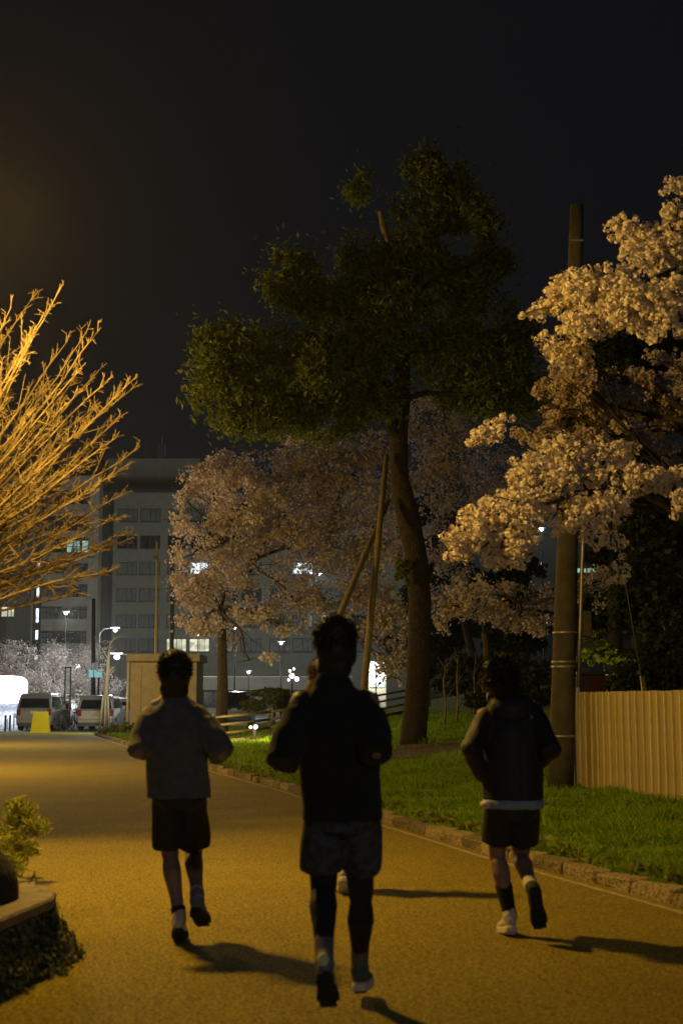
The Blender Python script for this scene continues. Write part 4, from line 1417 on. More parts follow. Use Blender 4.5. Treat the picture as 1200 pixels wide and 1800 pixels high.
    for i in rest:
        n = 22
        d = rng.normal(size=(n, 3)); d /= np.linalg.norm(d, axis=1)[:, None]
        s = .75 + .5 * rng.random()
        cc.append(cs[i] + d * (.028 + .022 * rng.random((n, 1))) * s); nn.append(d)
    quads('blossom', np.concatenate(cc), .036, .040, M['blossom'], t, rng, normals=np.concatenate(nn))['kind'] = 'stuff'
near_cherry()
# second cherry a little further back: smaller, browner clusters
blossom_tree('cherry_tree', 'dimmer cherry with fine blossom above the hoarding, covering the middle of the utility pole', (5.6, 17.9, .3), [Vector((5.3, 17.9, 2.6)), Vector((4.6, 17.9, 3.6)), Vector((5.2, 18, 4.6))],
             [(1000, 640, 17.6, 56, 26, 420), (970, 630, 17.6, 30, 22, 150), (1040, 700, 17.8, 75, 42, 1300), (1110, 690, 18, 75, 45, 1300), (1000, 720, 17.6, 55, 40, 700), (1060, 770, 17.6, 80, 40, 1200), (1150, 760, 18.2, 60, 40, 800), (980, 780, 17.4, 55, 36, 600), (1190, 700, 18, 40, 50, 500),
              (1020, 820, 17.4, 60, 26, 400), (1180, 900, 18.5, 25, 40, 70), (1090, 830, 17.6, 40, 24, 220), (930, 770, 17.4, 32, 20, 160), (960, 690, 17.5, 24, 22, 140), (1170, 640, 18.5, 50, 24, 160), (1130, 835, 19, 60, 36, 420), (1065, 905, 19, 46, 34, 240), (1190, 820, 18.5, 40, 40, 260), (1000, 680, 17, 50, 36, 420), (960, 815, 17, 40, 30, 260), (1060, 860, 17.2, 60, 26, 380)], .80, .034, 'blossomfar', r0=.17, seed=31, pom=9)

# ------------------------------------------------------------------ dark planting on the right
def bush(name, label, cat, lobes, dens, size, m, r0=.08, trunk=True):
    u, v, Y = lobes[0][:3]
    x = P(u, v, Y).x
    t = thing(name, label, cat, (x, Y, gz(x, Y)))
    rng = np.random.default_rng(int(u + v))
    p = shadowless_points(lobes, rng, dens)
    p = p[p[:, 2] > gz(x, Y)]
    quads('foliage' if cat != 'tree' else 'crown', p, size * (.6 + .8 * rng.random(len(p))), size * (.9 + 1.2 * rng.random(len(p))), M[m], t, rng)['kind'] = 'stuff'
    if trunk:
        b = MB()
        c = P(u, v, Y)
        b.tube(wobble([(x, Y, gz(x, Y) - .1), (x + .05, Y, (c.z + gz(x, Y)) / 2), (c.x, c.y, c.z)], .1, 1, u), [r0 * 1.3, r0, r0 * .5], 10)
        b.build('trunk' if cat == 'tree' else 'stem', M['cherrybark'], t, True)
    return t


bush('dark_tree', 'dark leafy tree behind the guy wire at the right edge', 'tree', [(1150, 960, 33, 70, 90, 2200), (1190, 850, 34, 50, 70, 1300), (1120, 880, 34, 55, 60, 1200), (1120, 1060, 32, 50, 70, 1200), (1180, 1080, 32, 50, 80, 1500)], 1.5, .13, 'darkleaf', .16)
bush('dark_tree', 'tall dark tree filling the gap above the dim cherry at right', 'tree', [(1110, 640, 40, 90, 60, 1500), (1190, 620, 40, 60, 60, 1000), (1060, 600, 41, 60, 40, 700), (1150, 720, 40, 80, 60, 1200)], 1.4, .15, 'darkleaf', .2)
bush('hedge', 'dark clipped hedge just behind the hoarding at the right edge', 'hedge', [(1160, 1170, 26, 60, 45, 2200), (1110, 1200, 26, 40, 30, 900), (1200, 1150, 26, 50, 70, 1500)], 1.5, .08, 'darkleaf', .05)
bush('shrub', 'lime green lit foliage above the maroon shed', 'shrub', [(1060, 1142, 30, 36, 22, 420), (1030, 1160, 30, 24, 14, 200), (1085, 1150, 30, 26, 16, 160), (1040, 1120, 30, 26, 14, 120)], 1.5, .09, 'limeleaf', .04)
bush('shrub', 'dark olive shrub behind the right runner with thin saplings', 'shrub', [(830, 1180, 44, 60, 36, 1400), (900, 1190, 44, 60, 40, 1500), (790, 1200, 45, 40, 26, 500), (950, 1200, 43, 40, 40, 900), (870, 1230, 42, 80, 14, 700)], 1.3, .12, 'darkleaf', .06)
bush('shrub', 'rounded olive shrub behind the rail fence left of the centre runner', 'shrub', [(480, 1228, 52, 44, 20, 1300), (450, 1240, 52, 30, 14, 500), (510, 1235, 52, 30, 22, 600)], 1.3, .10, 'pine', .05)
bush('shrub', 'grass-like shrub at the path corner in front of the booth', 'shrub', [(205, 1284, 57, 30, 8, 700), (232, 1280, 56, 24, 10, 500), (186, 1288, 58, 18, 5, 300)], 1.2, .09, 'weed', .02, False)
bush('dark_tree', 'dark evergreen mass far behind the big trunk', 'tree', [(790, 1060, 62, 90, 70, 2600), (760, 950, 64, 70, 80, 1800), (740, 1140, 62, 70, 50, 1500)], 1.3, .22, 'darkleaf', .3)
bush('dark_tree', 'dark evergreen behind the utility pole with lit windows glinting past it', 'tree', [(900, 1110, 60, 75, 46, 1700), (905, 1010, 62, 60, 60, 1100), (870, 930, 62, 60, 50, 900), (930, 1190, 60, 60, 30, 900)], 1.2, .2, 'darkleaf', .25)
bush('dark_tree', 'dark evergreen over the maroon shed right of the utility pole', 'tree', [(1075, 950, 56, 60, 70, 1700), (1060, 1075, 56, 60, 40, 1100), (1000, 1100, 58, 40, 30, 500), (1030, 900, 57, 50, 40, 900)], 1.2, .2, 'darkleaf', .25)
# thin bare saplings on the bank
for i, (u, v, Y) in enumerate(((780, 1262, 40), (801, 1260, 41), (832, 1250, 43))):
    q = P(u, v, Y)
    z = gz(q.x, Y)
    t = thing('sapling', ['thin sapling nearest the big trunk on the bank', 'thin sapling in the middle of three beside the big trunk', 'thin sapling nearest the right runner on the bank'][i], 'sapling', (q.x, Y, z), 'saplings on the bank')
    b = MB()
    pts = wobble([(q.x, Y, z - .05), (q.x + .05, Y, z + .6), (q.x + .02, Y, z + 1.2), (q.x + .1, Y, z + 1.9)], .08, 2, i * 3)
    b.tube(pts, [.035, .028, .02, .008], 6)
    b.build('stem', M['baretwig'], t, True)
    b = MB()
    for _ in range(7):
        s = pts[1].lerp(pts[3], random.random()); limb(b, s, s + Vector((random.uniform(-.35, .35), random.uniform(-.2, .2), random.uniform(.2, .5))), .012, .004, .03, 4, _, .04, 4)
    b.build('branches', M['baretwig'], t)['kind'] = 'stuff'
# unseen ground floodlight, assumed behind the hoarding to light the lime foliage
q = P(1050, 1150, 29)
fl = thing('ground_floodlight', 'unseen floodlight assumed behind the hoarding under the lime foliage', 'floodlight', (q.x, 28.9, gz(q.x, 29)))
b = MB(); b.box(q.x - .12, q.x + .12, 28.85, 29.0, gz(q.x, 29), gz(q.x, 29) + .22, .02); b.build('housing', M['darksteel'], fl)
point_light('flood_light', (q.x, 29.1, gz(q.x, 29) + .5), 60, (1, .85, .35), .08, fl)

# small staked tree lit greenish-white
YT = 67.0
q = P(187, 1280, YT)
t = thing('staked_tree', 'small bare lopped tree with wooden stakes beside the right car', 'tree', (q.x, YT, 0))
b = MB(); b.tube([P(u, v, YT) if v < 1290 else (P(u, v, YT).x, YT, 0) for u, v in ((187, 1300), (186, 1240), (188, 1200), (191, 1160), (194, 1128))], [.15, .13, .11, .085, .05], 10); b.build('trunk', M['baretwig'], t, True)
for (u0, v0), (u1, v1) in (((191, 1160), (172, 1128)), ((191, 1150), (215, 1138)), ((193, 1135), (205, 1122)), ((189, 1185), (170, 1180)), ((188, 1190), (202, 1170)), ((188, 1195), (201, 1178)), ((187, 1210), (176, 1214))):
    b = MB(); lp = limb(b, P(u0, v0, YT), P(u1, v1, YT), .05, .018, .05, 5, u1, .08, 6)
    for _ in range(5):
        s = random.choice(lp[2:]); limb(b, s, s + Vector((random.uniform(-.3, .3), random.uniform(-.2, .2), random.uniform(.0, .3))), .02, .008, .02, 3, _, .03, 4)
    b.build('limb', M['baretwig'], t, True)
for uu, vt in ((182, 1222), (190, 1222), (186, 1226)):
    a = P(uu, vt, YT - .25); b = MB(); b.tube([(a.x + (uu - 186) * .03, YT - .4, 0), (a.x, YT - .25, a.z)], .055, 8); b.build('stake', M['bamboo'], t, True)

# ------------------------------------------------------------------ cars (seen from behind)
def car(name, label, x, y, w, h, L, paint, hood=True, rz=0.0):
    t = thing(name, label, 'car', (x, y, 0), 'cars in the car park')
    hw = w / 2
    # body: side profile lofted across the width, cabin narrower towards the roof
    prof = [(0.06, .30), (0.0, .55), (.02, .95), (.10, h * .60), (.22, h * .86), (.42, h * .975), (.9, h), (L * .52, h), (L * .68, h * .62), (L * .93, h * .55), (L, h * .45), (L, .32), (L - .1, .24), (.15, .24)]
    b = MB()
    secs = [(-1.0, .965), (-.93, 1.0), (-.55, 1.0), (.55, 1.0), (.93, 1.0), (1.0, .965)]
    k = len(prof)
    vs = []
    for s, sh in secs:
        for py, pz in prof:
            tuck = 1 - .14 * max(0, (pz - h * .58) / (h * .42))
            zz = pz if sh == 1 or pz < h * .9 else pz - .05
            yy = py + (.04 if sh < 1 and py < .3 else 0)
            vs.append((x + s * hw * tuck, y + yy, zz))
    fs = []
    for i in range(len(secs) - 1):
        for j in range(k):
            j2 = (j + 1) % k
            fs.append((i * k + j, i * k + j2, (i + 1) * k + j2, (i + 1) * k + j))
    fs.append(tuple(range(k - 1, -1, -1))); fs.append(tuple((len(secs) - 1) * k + j for j in range(k)))
    b.add(vs, fs)
    o = b.build('body', M[paint], t)
    # rear window follows the slanted tailgate
    b = MB()
    z0, z1 = h * .603, h * .858
    yz = lambda z: y + np.interp(z, [.95, h * .60, h * .86, h * .975], [.02, .10, .22, .42])
    ww = lambda z: hw * (1 - .14 * max(0, (z - h * .58) / (h * .42))) * .88
    p = [(x - ww(z0), yz(z0) - .012, z0), (x + ww(z0), yz(z0) - .012, z0), (x + ww(z1) * .97, yz(z1) - .012, z1), (x - ww(z1) * .97, yz(z1) - .012, z1)]
    b.add(p + [(a, c + .03, d) for a, c, d in p], [(0, 1, 2, 3), (0, 4, 5, 1), (1, 5, 6, 2), (2, 6, 7, 3), (3, 7, 4, 0)])
    b.build('rear_window', M['carglass'], t)
    for s in (-1, 1):
        b = MB()
        zz0, zz1 = h * .62, h * .9
        f = lambda z: hw * (1 - .14 * max(0, (z - h * .58) / (h * .42))) + .008
        pts = [(x + s * f(zz0), y + .45, zz0), (x + s * f(zz0), y + L * .64, zz0), (x + s * f(zz1), y + L * .53, zz1), (x + s * f(zz1), y + .55, zz1)]
        b.add(pts + [(a - s * .03, c, d) for a, c, d in pts], [(0, 1, 2, 3), (3, 2, 1, 0), (4, 5, 6, 7), (0, 4, 5, 1), (1, 5, 6, 2), (2, 6, 7, 3), (3, 7, 4, 0)])
        b.build('side_window', M['carglass'], t)
        b = MB(); b.box(x + s * hw * .86 - .09, x + s * hw * .86 + .09, y - .02, y + .06, h * .40, h * .58, .02); b.build('tail_lamp', M['tail'], t)
        b = MB(); b.box(x + s * (hw + .09) - .08, x + s * (hw + .09) + .08, y + L * .60, y + L * .60 + .1, h * .58, h * .69, .02); b.build('mirror', M[paint], t)
        for wy in (.72, L - .85):
            wh = MB(); wh.tube([(x + s * (hw - .19), y + wy, .31), (x + s * (hw + .005), y + wy, .31)], .31, 18)
            wo = wh.build('wheel', M['tyre'], t)
            rm = MB(); rm.tube([(x + s * (hw + .0), y + wy, .31), (x + s * (hw + .014), y + wy, .31)], .19, 14); rm.build('rim', M['steel'], wo)
    b = MB(); b.box(x - hw * .97, x + hw * .97, y - .07, y + .2, .34, .56, .04); b.build('bumper', M[paint], t)
    b = MB(); b.box(x - hw * .9, x + hw * .9, y - .03, y + .3, .2, .337); b.build('valance', M['plastic'], t)
    b = MB(); b.box(x - .165, x + .165, y - .035, y - .015, h * .44, h * .44 + .165); b.build('number_plate', M['plate'], t)
    b = MB(); b.bar((x, yz(z0) - .03, z0 + .03), (x + .45, yz(z0) - .03, z0 + .05), .02, .02); b.build('rear_wiper', M['plastic'], t)
    return t


car('parked_van', 'silver boxy minivan parked behind the yellow sign', P(60, 1250, 70).x, 70, 1.72, 1.80, 4.4, 'silver')
car('parked_wagon', 'silver estate car parked behind the staked tree', P(168, 1250, 70).x, 70, 1.78, 1.72, 4.5, 'silver')
car('parked_hatchback', 'pale hatchback partly hidden by the booth and the staked tree', P(218, 1250, 77).x, 77, 1.6, 1.6, 3.6, 'white_car')
car('parked_van', 'dark van parked behind the rail fence right of the cherry trunk', P(412, 1240, 80).x, 80, 1.8, 1.98, 4.5, 'dark_car')
car('parked_hatchback', 'white car seen low between left van and bicycles', P(100, 1245, 84).x, 84, 1.6, 1.5, 3.8, 'white_car')
# pinkish reflections: rear lights of something bright behind the shrub
q = P(513, 1188, 88)
t = thing('roadside_beacon', 'overexposed pinkish light cluster left of the centre runner', 'light', (q.x, 88, 0))
b = MB(); b.tube([(q.x, 88, 0), (q.x, 88, q.z)], .06, 8); b.build('post', M['darksteel'], t)
for dx, dz, r in ((0, 0, .15), (.3, -.2, .13), (-.12, .3, .08), (.12, .42, .07), (-.2, -.25, .07)):
    b = MB(); b.ell((q.x + dx, 87.9, q.z + dz), (r, .08, r)); b.build('lens', M['floodlens'], t, True)


def bicycle(label, x, y, rz):
    t = thing('bicycle', label, 'bicycle', (x, y, 0), 'bicycles between the cars')
    c, s = math.cos(rz), math.sin(rz)
    R_ = lambda a, z, o=0: Vector((x + a * c - o * s, y + a * s + o * c, z))
    for a in (-.52, .52):
        b = MB()
        b.tube([R_(a + .31 * math.cos(q), .33 + .31 * math.sin(q)) for q in np.linspace(0, 2 * math.pi, 22)], .022, 6, False)
        w = b.build('wheel', M['tyre'], t)
        b = MB()
        for q in np.linspace(0, math.pi, 6)[:-1]:
            b.tube([R_(a + .3 * math.cos(q), .33 + .3 * math.sin(q)), R_(a - .3 * math.cos(q), .33 - .3 * math.sin(q))], .004, 4)
        b.build('spokes', M['steel'], w)['kind'] = 'stuff'
    b = MB()
    for p, q in (((-.52, .33), (-.12, .33)), ((-.12, .33), (-.22, .78)), ((-.52, .33), (-.2, .7)), ((-.12, .33), (.38, .72)), ((-.2, .7), (.38, .80)), ((.36, .9), (.52, .33))):
        b.tube([R_(*p), R_(*q)], .018, 6)
    b.build('frame', M['steel'], t)
    b = MB(); b.tube([R_(.30, .98, -.26), R_(.38, .96, -.1), R_(.38, .96, .1), R_(.30, .98, .26)], .014, 6); b.build('handlebar', M['steel'], t)
    b = MB(); b.ell(R_(-.25, .84), (.13, .08, .04), Matrix.Rotation(rz, 3, 'Z')); b.build('saddle', M['tyre'], t, True)
    b = MB(); p = R_(.56, .86); b.box(p.x - .15, p.x + .15, p.y - .13, p.y + .13, .76, .98, .02); b.build('basket', M['darksteel'], t)


bicycle('bicycle parked end-on closest to the left van', P(104, 1255, 72).x, 72.3, 1.2)
bicycle('bicycle parked at a slant between the two silver cars', P(117, 1255, 73).x, 73.2, 1.9)
bicycle('bicycle parked closest to the silver estate car', P(130, 1255, 72).x, 72.6, 1.45)


# ------------------------------------------------------------------ people
def person(label, Y0, J, look, hair, top, bottom, legs, feet, skinm='skin', seed=0):
    """J: joints as (u, v, dy): seen at photo pixel (u, v), dy metres beyond the hips' distance"""
    j = {k: P(v[0], v[1], Y0 + (v[2] if len(v) > 2 else 0)) for k, v in J.items()}
    S = (j['shL'] + j['shR']) / 2
    H = (j['hipL'] + j['hipR']) / 2
    hd = j['head']
    ground = Vector((H.x, H.y, 0))
    t = thing('person', label, 'person', ground, 'runners on the path')
    up = (S - H)
    UL = up.length
    fwd = Vector((look, 1, 0)).normalized()
    rgt = Vector((fwd.y, -fwd.x, 0))
    rot = Matrix((rgt, fwd, Vector((0, 0, 1)))).transposed()
    at = lambda k, dy=0: H + up * k + Vector((0, dy, 0))
    sw = abs(j['shR'].x - j['shL'].x) / 2
    # ---- body: one continuous skin
    b = MB()
    b.loft([(at(-.20), .10, .08), (at(-.10), .155, .105), (at(.02), .165, .112), (at(.28), .142, .098), (at(.45), .148, .105), (at(.68), .162, .112), (at(.86), .165, .100), (at(.97), .135, .078), (at(1.07), .105, .068), (at(1.18), .062, .058), (at(1.26), .05, .05)])
    b.cap(j['shL'] - Vector((-.01, 0, .01)), j['shR'] - Vector((.01, 0, .01)), .062, .062)
    nk = S + Vector((0, .005, .04))
    b.cap(nk, hd + Vector((0, -.01, -.06)), .058, .054)
    # head with face
    o = lambda x, y, z: hd + rot @ Vector((x, y, z))
    b.ell(o(0, -.008, .025), (.076, .094, .092), rot)
    b.ell(o(0, .035, -.045), (.057, .060, .068), rot)
    b.cap(o(0, .070, -.085), o(0, .062, -.075), .024, .03)
    b.cap(o(0, .092, .012), o(0, .108, -.022), .009, .014)
    b.cap(o(-.018, .088, -.052), o(.018, .088, -.052), .009, .009)
    b.cap(o(-.035, .082, .028), o(.035, .082, .028), .013, .013)
    for s in (-1, 1):
        b.ell(o(s * .078, -.005, -.005), (.009, .020, .032), rot)
    for s in 'LR':
        sg = -1 if s == 'L' else 1
        sh, el, wr = j['sh' + s], j['el' + s], j['wr' + s]
        b.cap(sh, el, .050, .039); b.cap(el, wr, .040, .027)
        m = sh.lerp(el, .45); b.cap(m, m + (el - sh) * .1, .048, .046)
        f = el.lerp(wr, .25); b.cap(f, el.lerp(wr, .5), .042, .037)
        # loosely curled hand: palm, four bent fingers of different length and a thumb from the side
        d = (wr - el).normalized()
        inw = Vector((-sg, 0, 0)); inw = (inw - d * inw.dot(d)).normalized()     # palm faces inwards
        side = d.cross(inw).normalized()
        if side.z < 0: side = -side                                              # thumb side is up
        pc = wr + d * .012
        for q in (-.024, -.008, .008, .024):
            b.cap(pc + side * q * .7, wr + d * .078 + side * q, .0145, .0135, 10)
        for q, ln in ((.026, .040), (.009, .046), (-.009, .043), (-.026, .033)):
            k0 = wr + d * .082 + side * q
            k1 = k0 + (d * .8 + inw * .6).normalized() * ln
            k2 = k1 + (inw * .95 - d * .30).normalized() * ln * .72
            k3 = k2 + (-d * .9 + inw * .15).normalized() * ln * .5
            b.cap(k0, k1, .0098, .009, 8); b.cap(k1, k2, .009, .008, 8); b.cap(k2, k3, .008, .0072, 8)
        t0 = wr + d * .022 + side * .026 + inw * .008
        t1 = t0 + (d * .6 + side * .5 + inw * .5).normalized() * .038
        t2 = t1 + (d * .75 + inw * .6 - side * .1).normalized() * .030
        b.cap(t0, t1, .0125, .0105, 8); b.cap(t1, t2, .0105, .0085, 8)
        hp, kn, an, to = j['hip' + s], j['kn' + s], j['an' + s], j['toe' + s]
        b.cap(hp, kn, .083, .052)
        b.cap(kn, an, .050, .034)
        back = Vector((0, -1, 0)); sd = (an - kn).normalized(); back = (back - sd * back.dot(sd)).normalized()
        c0 = kn.lerp(an, .16) + back * .014; c1 = kn.lerp(an, .46) + back * .010
        b.cap(c0, kn.lerp(an, .32) + back * .020, .050, .055); b.cap(kn.lerp(an, .32) + back * .020, kn.lerp(an, .72), .055, .036)
        b.cap(an, an.lerp(to, .75), .034, .028)
    body = remesh(b, 'body', M[skinm], t, .0062, 3)
    for s in (-1, 1):
        e = MB(); e.ell(o(s * .031, .082, .010), (.012, .008, .009), rot); e.build('eye', M['eye'], t, True)
    # ---- hair
    b = MB()
    hs = hair.get('size', 1.0)
    b.ell(o(0, -.020, .045), (.093 * hs, .104 * hs, .098 * hs), rot, 20, 14)
    b.ell(o(0, -.048, -.018), (.080 * hs, .072 * hs, .080), rot, 18, 12)
    if hair.get('nape'):
        b.ell(o(0, -.038, -.085), (.080 * hs, .062, .095), rot, 18, 12)
        for sx_ in (-1, 1): b.ell(o(sx_ * .062, .01, -.02), (.026, .05, .07), rot)
    if hair.get('bun'):
        b.ell(o(.02, -.02, .125), (.06, .06, .05), rot)
        b.ell(o(-.06, -.03, .085), (.05, .05, .05), rot)
    hm = M[hair.get('m', 'hair')]
    remesh(b, 'hair', hm, t, .009, 3, .012 if hair.get('bun') else .004, 22, seed=seed)
    r = np.random.default_rng(seed + 900)
    n = hair.get('n', 2600)
    dd = r.normal(size=(n, 3)); dd[:, 2] += .35; dd /= np.linalg.norm(dd, axis=1)[:, None]
    dd = dd[(dd[:, 1] < .45) | (dd[:, 2] > .45)]
    n = len(dd)
    ctr = np.array([0, -.025, .035])
    root = ctr + dd * np.array([.090, .100, .098]) * hs * .97
    ln = hair.get('len', .030) * (.4 + r.random((n, 1)) * .9)
    flow = dd * .75 + r.normal(size=(n, 3)) * hair.get('mess', .45) + np.array([0, -.1, -.25])
    flow /= np.linalg.norm(flow, axis=1)[:, None]
    tip = root + flow * ln
    sd = np.cross(flow, r.normal(size=(n, 3))); sd /= np.linalg.norm(sd, axis=1)[:, None]
    w = .0032
    tri = np.stack([root - sd * w, root + sd * w, tip], 1)
    Rm = np.array(rot)
    tri = tri @ Rm.T + np.array(hd)
    tris('hair_strands', tri, hm, t)['kind'] = 'stuff'
    # ---- top
    b = MB()
    hem = top['hem']
    kh = (P(600, hem, Y0).z - H.z) / up.z
    wx, fl = top.get('w', .180), top.get('flare', 1.0)
    b.loft([(at(kh), wx * fl, wx * .70 * fl), (at(kh + .04), wx * fl * 1.005, wx * .70 * fl), (at(.22), wx * .97, wx * .68), (at(.42), wx * .99, wx * .70), (at(.62), wx * 1.03, wx * .73), (at(.80), max(wx * 1.04, sw + .02), wx * .70), (at(.93), sw + .040, wx * .56), (at(1.02), sw + .015, .090), (at(1.09), sw * .82, .086), (at(1.16), sw * .58, .080), (at(1.22), .080, .074), (at(1.27), .068, .068), (at(1.30), .062, .062)], 26)
    for s in 'LR':
        sg = -1 if s == 'L' else 1
        sh, el, wr = j['sh' + s], j['el' + s], j['wr' + s]
        r0 = top.get('sr', .072)
        if top['sleeve'] == 'short':
            e = sh.lerp(el, top.get('sl', .92))
            b.cap(sh + Vector((-sg * .022, 0, -.012)), sh.lerp(e, .55), r0 * .86, r0 * .98)
            # straight-cut cuff
            d = (el - sh).normalized()
            b.tube([sh.lerp(e, .2), sh.lerp(e, .6), e], [r0 * .90, r0 * 1.0, r0 * top.get('cuff', 1.05)], 18)
        else:
            b.cap(sh + Vector((-sg * .02, 0, -.01)), el, r0 * .92, r0 * .84)
            b.cap(el, el.lerp(wr, .90), r0 * .80, r0 * .50)
    if top.get('hood'):
        b.ell(S + Vector((0, -.075, .035)), (.125, .055, .085), Matrix.Rotation(-.35, 3, 'X'))
        b.cap(S + Vector((-.09, -.02, .07)), S + Vector((.09, -.02, .07)), .045, .045)
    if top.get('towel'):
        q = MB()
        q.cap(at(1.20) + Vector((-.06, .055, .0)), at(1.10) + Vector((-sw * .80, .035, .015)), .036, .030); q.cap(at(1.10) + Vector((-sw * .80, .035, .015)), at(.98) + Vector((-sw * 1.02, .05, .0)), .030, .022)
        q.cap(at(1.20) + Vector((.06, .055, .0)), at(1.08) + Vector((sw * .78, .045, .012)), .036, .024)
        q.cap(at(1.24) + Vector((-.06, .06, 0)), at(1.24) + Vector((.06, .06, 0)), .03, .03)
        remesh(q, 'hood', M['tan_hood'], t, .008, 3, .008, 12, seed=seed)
    if top.get('collar'):
        b.cap(S + Vector((-.085, -.01, .065)), S + Vector((.085, -.01, .065)), .04, .04)
    shirt = remesh(b, top['name'], M[top['m']], t, .0075, 2, top.get('wr', .010), 7.0, (1, 1, .8), seed)
    if top.get('neckband'):
        c = S + up * .295
        q = MB(); q.tube([c + Vector((.064 * math.cos(a), .060 * math.sin(a), .004 * math.sin(a))) for a in np.linspace(0, 2 * math.pi, 22)], .0075, 8, False)
        q.build('neckband', M['sock_grey'], shirt, True)
    if top.get('emblem'):
        e0 = j['shR'] + Vector((-.035, -.085, -.035))
        for i in range(3):
            q = MB()
            rr = .012 + .009 * i
            q.tube([e0 + Vector((-.018 + rr * math.cos(a), -.004, -.012 + rr * math.sin(a))) for a in np.linspace(.1, 1.45, 6)], .0028, 5)
            q.build('emblem_bar', M['belt'], shirt)
        for i in range(3):
            q = MB(); q.box(e0.x - .045, e0.x - .022, e0.y - .006, e0.y, e0.z - .004 + i * .009, e0.z + i * .009); q.build('emblem_letter', M['belt'], shirt)
    if top.get('band'):
        q = MB()
        v0, v1 = top['band']
        z0, z1 = P(600, v1, Y0).z, P(600, v0, Y0).z
        k0, k1 = (z0 - H.z) / up.z, (z1 - H.z) / up.z
        q.loft([(at(k0), wx * .985, wx * .71), (at(k0) .lerp(at(k1), .5), wx * 1.0, wx * .73), (at(k1), wx * .985, wx * .71)], 30)
        remesh(q, 'waistband', M['belt'], t, .008, 2, .004, 14, seed=seed)
        q = MB(); q.ell(at((k0 + k1) / 2) + Vector((-wx * .93, -.05, 0)), (.035, .05, .026)); q.build('belt_pouch', M['sock_white'], t, True)
    # ---- shorts
    b = MB()
    ks = (P(600, bottom['hem'], Y0).z)
    w2 = bottom.get('w', .172)
    b.loft([(at(-.30), w2 * .55, w2 * .62), (at(-.16), w2 * .94, w2 * .65), (at(-.02), w2 * .92, w2 * .63), (at(max(.10, kh + .06)), w2 * .86, w2 * .58)], 26)
    for s in 'LR':
        sg = -1 if s == 'L' else 1
        hp, kn = j['hip' + s], j['kn' + s]
        kk = (ks - hp.z) / (kn.z - hp.z)
        e = hp.lerp(kn, kk) + Vector((sg * bottom.get('out', .012), 0, 0))
        r1 = bottom.get('r', .098) + .008
        b.tube([hp + Vector((0, 0, .0)), hp.lerp(e, .3), hp.lerp(e, .7), e], [.080, .094, (r1 + .1) / 2, r1], 20)
    remesh(b, 'shorts', M[bottom['m']], t, .0070, 2, .009, 8.0, (1, 1, .6), seed + 40)
    # ---- leggings, socks and shoes
    for s in 'LR':
        sg = -1 if s == 'L' else 1
        hp, kn, an, to = j['hip' + s], j['kn' + s], j['an' + s], j['toe' + s]
        sd = (an - kn).normalized()
        back = Vector((0, -1, 0)); back = (back - sd * back.dot(sd)).normalized()
        if legs == 'leggings':
            b = MB()
            b.cap(hp.lerp(kn, .3), kn, .080, .0575); b.cap(kn, kn.lerp(an, .82), .054, .036)
            b.cap(kn.lerp(an, .16) + back * .014, kn.lerp(an, .32) + back * .02, .056, .063); b.cap(kn.lerp(an, .32) + back * .022, kn.lerp(an, .80), .063, .037)
            remesh(b, 'legging', M['legging'], t, .0075, 3, .003, 16, seed=seed)
        f = feet[s]
        if f.get('sock'):
            b = MB()
            k0 = f.get('sock_from', .72)
            b.tube([kn.lerp(an, k0), kn.lerp(an, k0 + .03), an, an + sd * .03], [.0435 if k0 > .65 else .05, .0425 if k0 > .65 else .052, .0385, .039], 16)
            b.build('sock', M[f['sock']], t, True)
        # shoe frame: y towards the toe, z up through the ankle
        d = (to - an).normalized()
        lat = Vector((1, 0, 0)); lat = (lat - d * lat.dot(d)).normalized()
        if abs(f.get('yaw', 0)) > 0:
            pass
        upv = lat.cross(d).normalized()
        a = math.radians(21)
        fy = (d * math.cos(a) + upv * math.sin(a)).normalized()
        fz = lat.cross(fy).normalized()
        R3 = Matrix((lat, fy, fz)).transposed()
        q = lambda x, y, z: an + R3 @ Vector((x, y, z))
        sc = f.get('s', 1.0)
        b = MB()
        b.ell(q(0, -.012, -.045), (.037 * sc, .052, .048), R3, 18, 12)
        b.ell(q(0, .05, -.052), (.042 * sc, .085, .040), R3, 18, 12)
        b.ell(q(0, .128, -.064), (.046 * sc, .072, .030), R3, 18, 12)
        b.cap(q(0, -.01, -.02), q(0, .0, .018), .045, .040)
        b.cap(q(0, .02, -.02), q(0, .07, -.035), .036, .032)
        shoe = remesh(b, 'shoe', M[f['m']], t, .0055, 3, .002, 30, seed=seed)
        b = MB()
        outl = [(0, -.066), (.026, -.060), (.037, -.035), (.035, .01), (.036, .06), (.047, .11), (.050, .145), (.042, .18), (.022, .203), (0, .208), (-.024, .200), (-.042, .175), (-.047, .14), (-.044, .10), (-.034, .05), (-.034, .01), (-.036, -.035), (-.026, -.060)]
        n = len(outl)
        lay = [(-.112, .93), (-.107, 1.0), (-.085, 1.02), (-.074, .96)]
        vs, fs = [], []
        for z, k in lay:
            for x, y in outl:
                vs.append(q(x * k * sc, .07 + (y - .07) * k, z + (.012 if y > .17 else .006 if y < -.05 else 0)))
        for i in range(3):
            for jx in range(n):
                j2 = (jx + 1) % n
                fs.append((i * n + jx, i * n + j2, (i + 1) * n + j2, (i + 1) * n + jx))
        fs.append(tuple(range(n - 1, -1, -1))); fs.append(tuple(3 * n + i for i in range(n)))
        b.add(vs, fs)
        b.build('sole', M[f['sole']], shoe)
        b = MB()
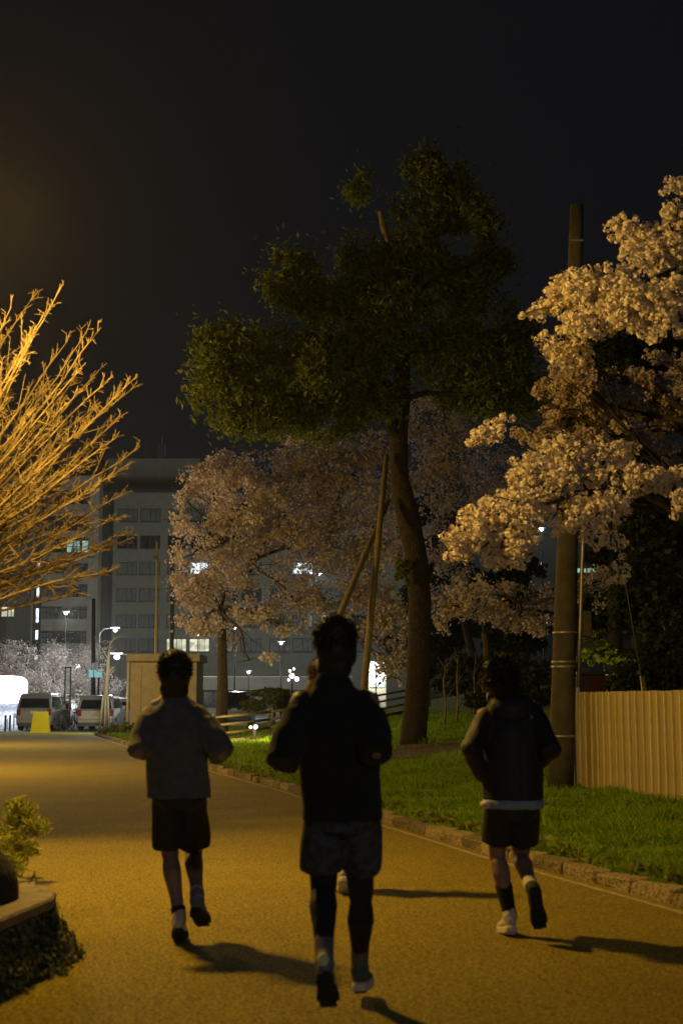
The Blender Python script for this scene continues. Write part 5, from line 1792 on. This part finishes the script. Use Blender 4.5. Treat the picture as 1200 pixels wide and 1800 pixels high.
        for i in range(6):
            y0 = -.045 + i * .042
            wdt = .026 if y0 < .07 else .036
            vv = [q(x, y, z) for z in (-.117, -.1105) for x, y in ((-wdt, y0), (wdt, y0), (wdt, y0 + .026), (-wdt, y0 + .026))]
            b.add(vv, [(3, 2, 1, 0), (4, 5, 6, 7), (0, 1, 5, 4), (1, 2, 6, 5), (2, 3, 7, 6), (3, 0, 4, 7)])
        b.build('tread', M[f.get('tread', f['sole'])], shoe)['kind'] = 'stuff'
        if f.get('tab'):
            b = MB(); b.ell(q(0, -.060, -.018), (.024, .010, .032), R3); b.build('heel_tab', M[f['tab']], shoe, True)
    return t


# centre runner, nearest
person('nearest runner seen from behind in black T-shirt, navy shorts and black leggings', 6.34, dict(
    head=(592, 1137, .06), shL=(529, 1234, .03), shR=(648, 1234, .03), elL=(501, 1332, -.14), wrL=(528, 1298, .08), elR=(660, 1318, -.14), wrR=(660, 1330, .10),
    hipL=(571, 1408), hipR=(629, 1408), knL=(568, 1562, .10), knR=(634, 1572, .24), anL=(570, 1690, -.19), toeL=(580, 1776, -.03), anR=(632, 1697, .40), toeR=(641, 1718, .60)),
    .35, dict(size=1.03, n=3200, len=.020, mess=.3, nape=True), dict(name='t_shirt', m='black_tee', hem=1441, sleeve='short', sl=1.13, sr=.078, cuff=.96, w=.182, flare=1.0, wr=.011, neckband=True),
    dict(m='navy_short', hem=1531, w=.170, r=.088, out=.008), 'leggings',
    dict(L=dict(m='shoe_grey', sole='sole_dark', sock='sock_grey', tab='heeltab'), R=dict(m='shoe_green', sole='sole_white', sock='sock_grey', tread='sole_dark')), seed=1)
# left runner
person('left runner seen from behind in charcoal sweatshirt and black shorts', 8.45, dict(
    head=(308, 1186, .05), shL=(262, 1257, .03), shR=(354, 1257, .03), elL=(245, 1322, -.14), wrL=(262, 1300, .10), elR=(390, 1326, -.10), wrR=(358, 1322, .12),
    hipL=(292, 1386), hipR=(334, 1386), knL=(299, 1500, .08), knR=(341, 1500, .16), anL=(315, 1611, -.06), toeL=(318, 1640, .12), anR=(347, 1578, -.24), toeR=(357, 1610, -.11)),
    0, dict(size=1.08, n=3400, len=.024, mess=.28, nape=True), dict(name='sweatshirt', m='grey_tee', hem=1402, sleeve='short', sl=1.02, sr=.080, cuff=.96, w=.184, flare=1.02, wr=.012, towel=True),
    dict(m='black_nylon', hem=1490, w=.168, r=.086, out=.006), 'bare',
    dict(L=dict(m='shoe_white', sole='sole_dark', sock='sock_black', sock_from=.86), R=dict(m='shoe_grey', sole='sole_dark', sock='sock_white', sock_from=.86)), seed=2)
# right runner
person('right runner seen from behind in black jacket with pale waistband and tousled hair', 8.62, dict(
    head=(878, 1200, .05), shL=(851, 1258, .03), shR=(941, 1252, .03), elL=(826, 1316, -.12), wrL=(848, 1368, .02), elR=(966, 1316, -.12), wrR=(936, 1352, .08),
    hipL=(880, 1400), hipR=(922, 1400), knL=(873, 1502, .08), knR=(914, 1510, .16), anL=(895, 1606, .02), toeL=(884, 1629, .19), anR=(935, 1562, -.24), toeR=(945, 1618, -.245)),
    -.05, dict(size=1.10, n=5200, len=.060, mess=.95, bun=True, nape=True), dict(name='jacket', m='jacket', hem=1405, sleeve='long', sr=.076, w=.180, flare=.98, wr=.014, hood=True, emblem=True, band=(1405, 1421)),
    dict(m='black_nylon', hem=1483, w=.166, r=.090, out=.004), 'bare',
    dict(L=dict(m='shoe_white', sole='sole_white', sock='sock_black', sock_from=.50), R=dict(m='shoe_dark', sole='sole_dark', sock='sock_white', sock_from=.78)), seed=3)
# fourth runner, mostly hidden by the nearest one
person('fourth runner almost hidden in front of the nearest runner, in tan shirt', 10.6, dict(
    head=(566, 1190, .05), shL=(536, 1238, .03), shR=(614, 1238, .03), elL=(534, 1300, -.10), wrL=(548, 1282, .12), elR=(630, 1296, -.10), wrR=(606, 1280, .12),
    hipL=(560, 1352), hipR=(594, 1352), knL=(562, 1446, .10), knR=(597, 1446, .14), anL=(566, 1538, .02), toeL=(568, 1554, .22), anR=(602, 1530, -.15), toeR=(604, 1553, -.06)),
    .2, dict(size=1.0, m='hairbrown', n=2200, len=.03), dict(name='t_shirt', m='tan_shirt', hem=1372, sleeve='short', sl=.8, sr=.072, w=.165, wr=.010),
    dict(m='black_nylon', hem=1440, w=.162, r=.090), 'bare',
    dict(L=dict(m='shoe_white', sole='sole_white', sock='sock_white'), R=dict(m='shoe_white', sole='sole_white', sock='sock_white')), seed=4)


# ------------------------------------------------------------------ thin haze added to give the lamps their halos and flare
b = MB(); b.box(-95, 130, -9.5, 235, -1.0, 48)
hz = b.build('haze', None)
hm = bpy.data.materials.new('haze')
hm.use_nodes = True
hm.node_tree.nodes.remove(hm.node_tree.nodes['Principled BSDF'])
pvn = hm.node_tree.nodes.new('ShaderNodeVolumePrincipled')
pvn.inputs['Color'].default_value = (.92, .92, .92, 1)
pvn.inputs['Density'].default_value = HAZE
pvn.inputs['Anisotropy'].default_value = .72
hm.node_tree.links.new(pvn.outputs[0], hm.node_tree.nodes['Material Output'].inputs['Volume'])
hz.data.materials.clear()
hz.data.materials.append(hm)
tag(hz, 'thin haze added for the glow around the lamps', 'haze', kind='stuff')
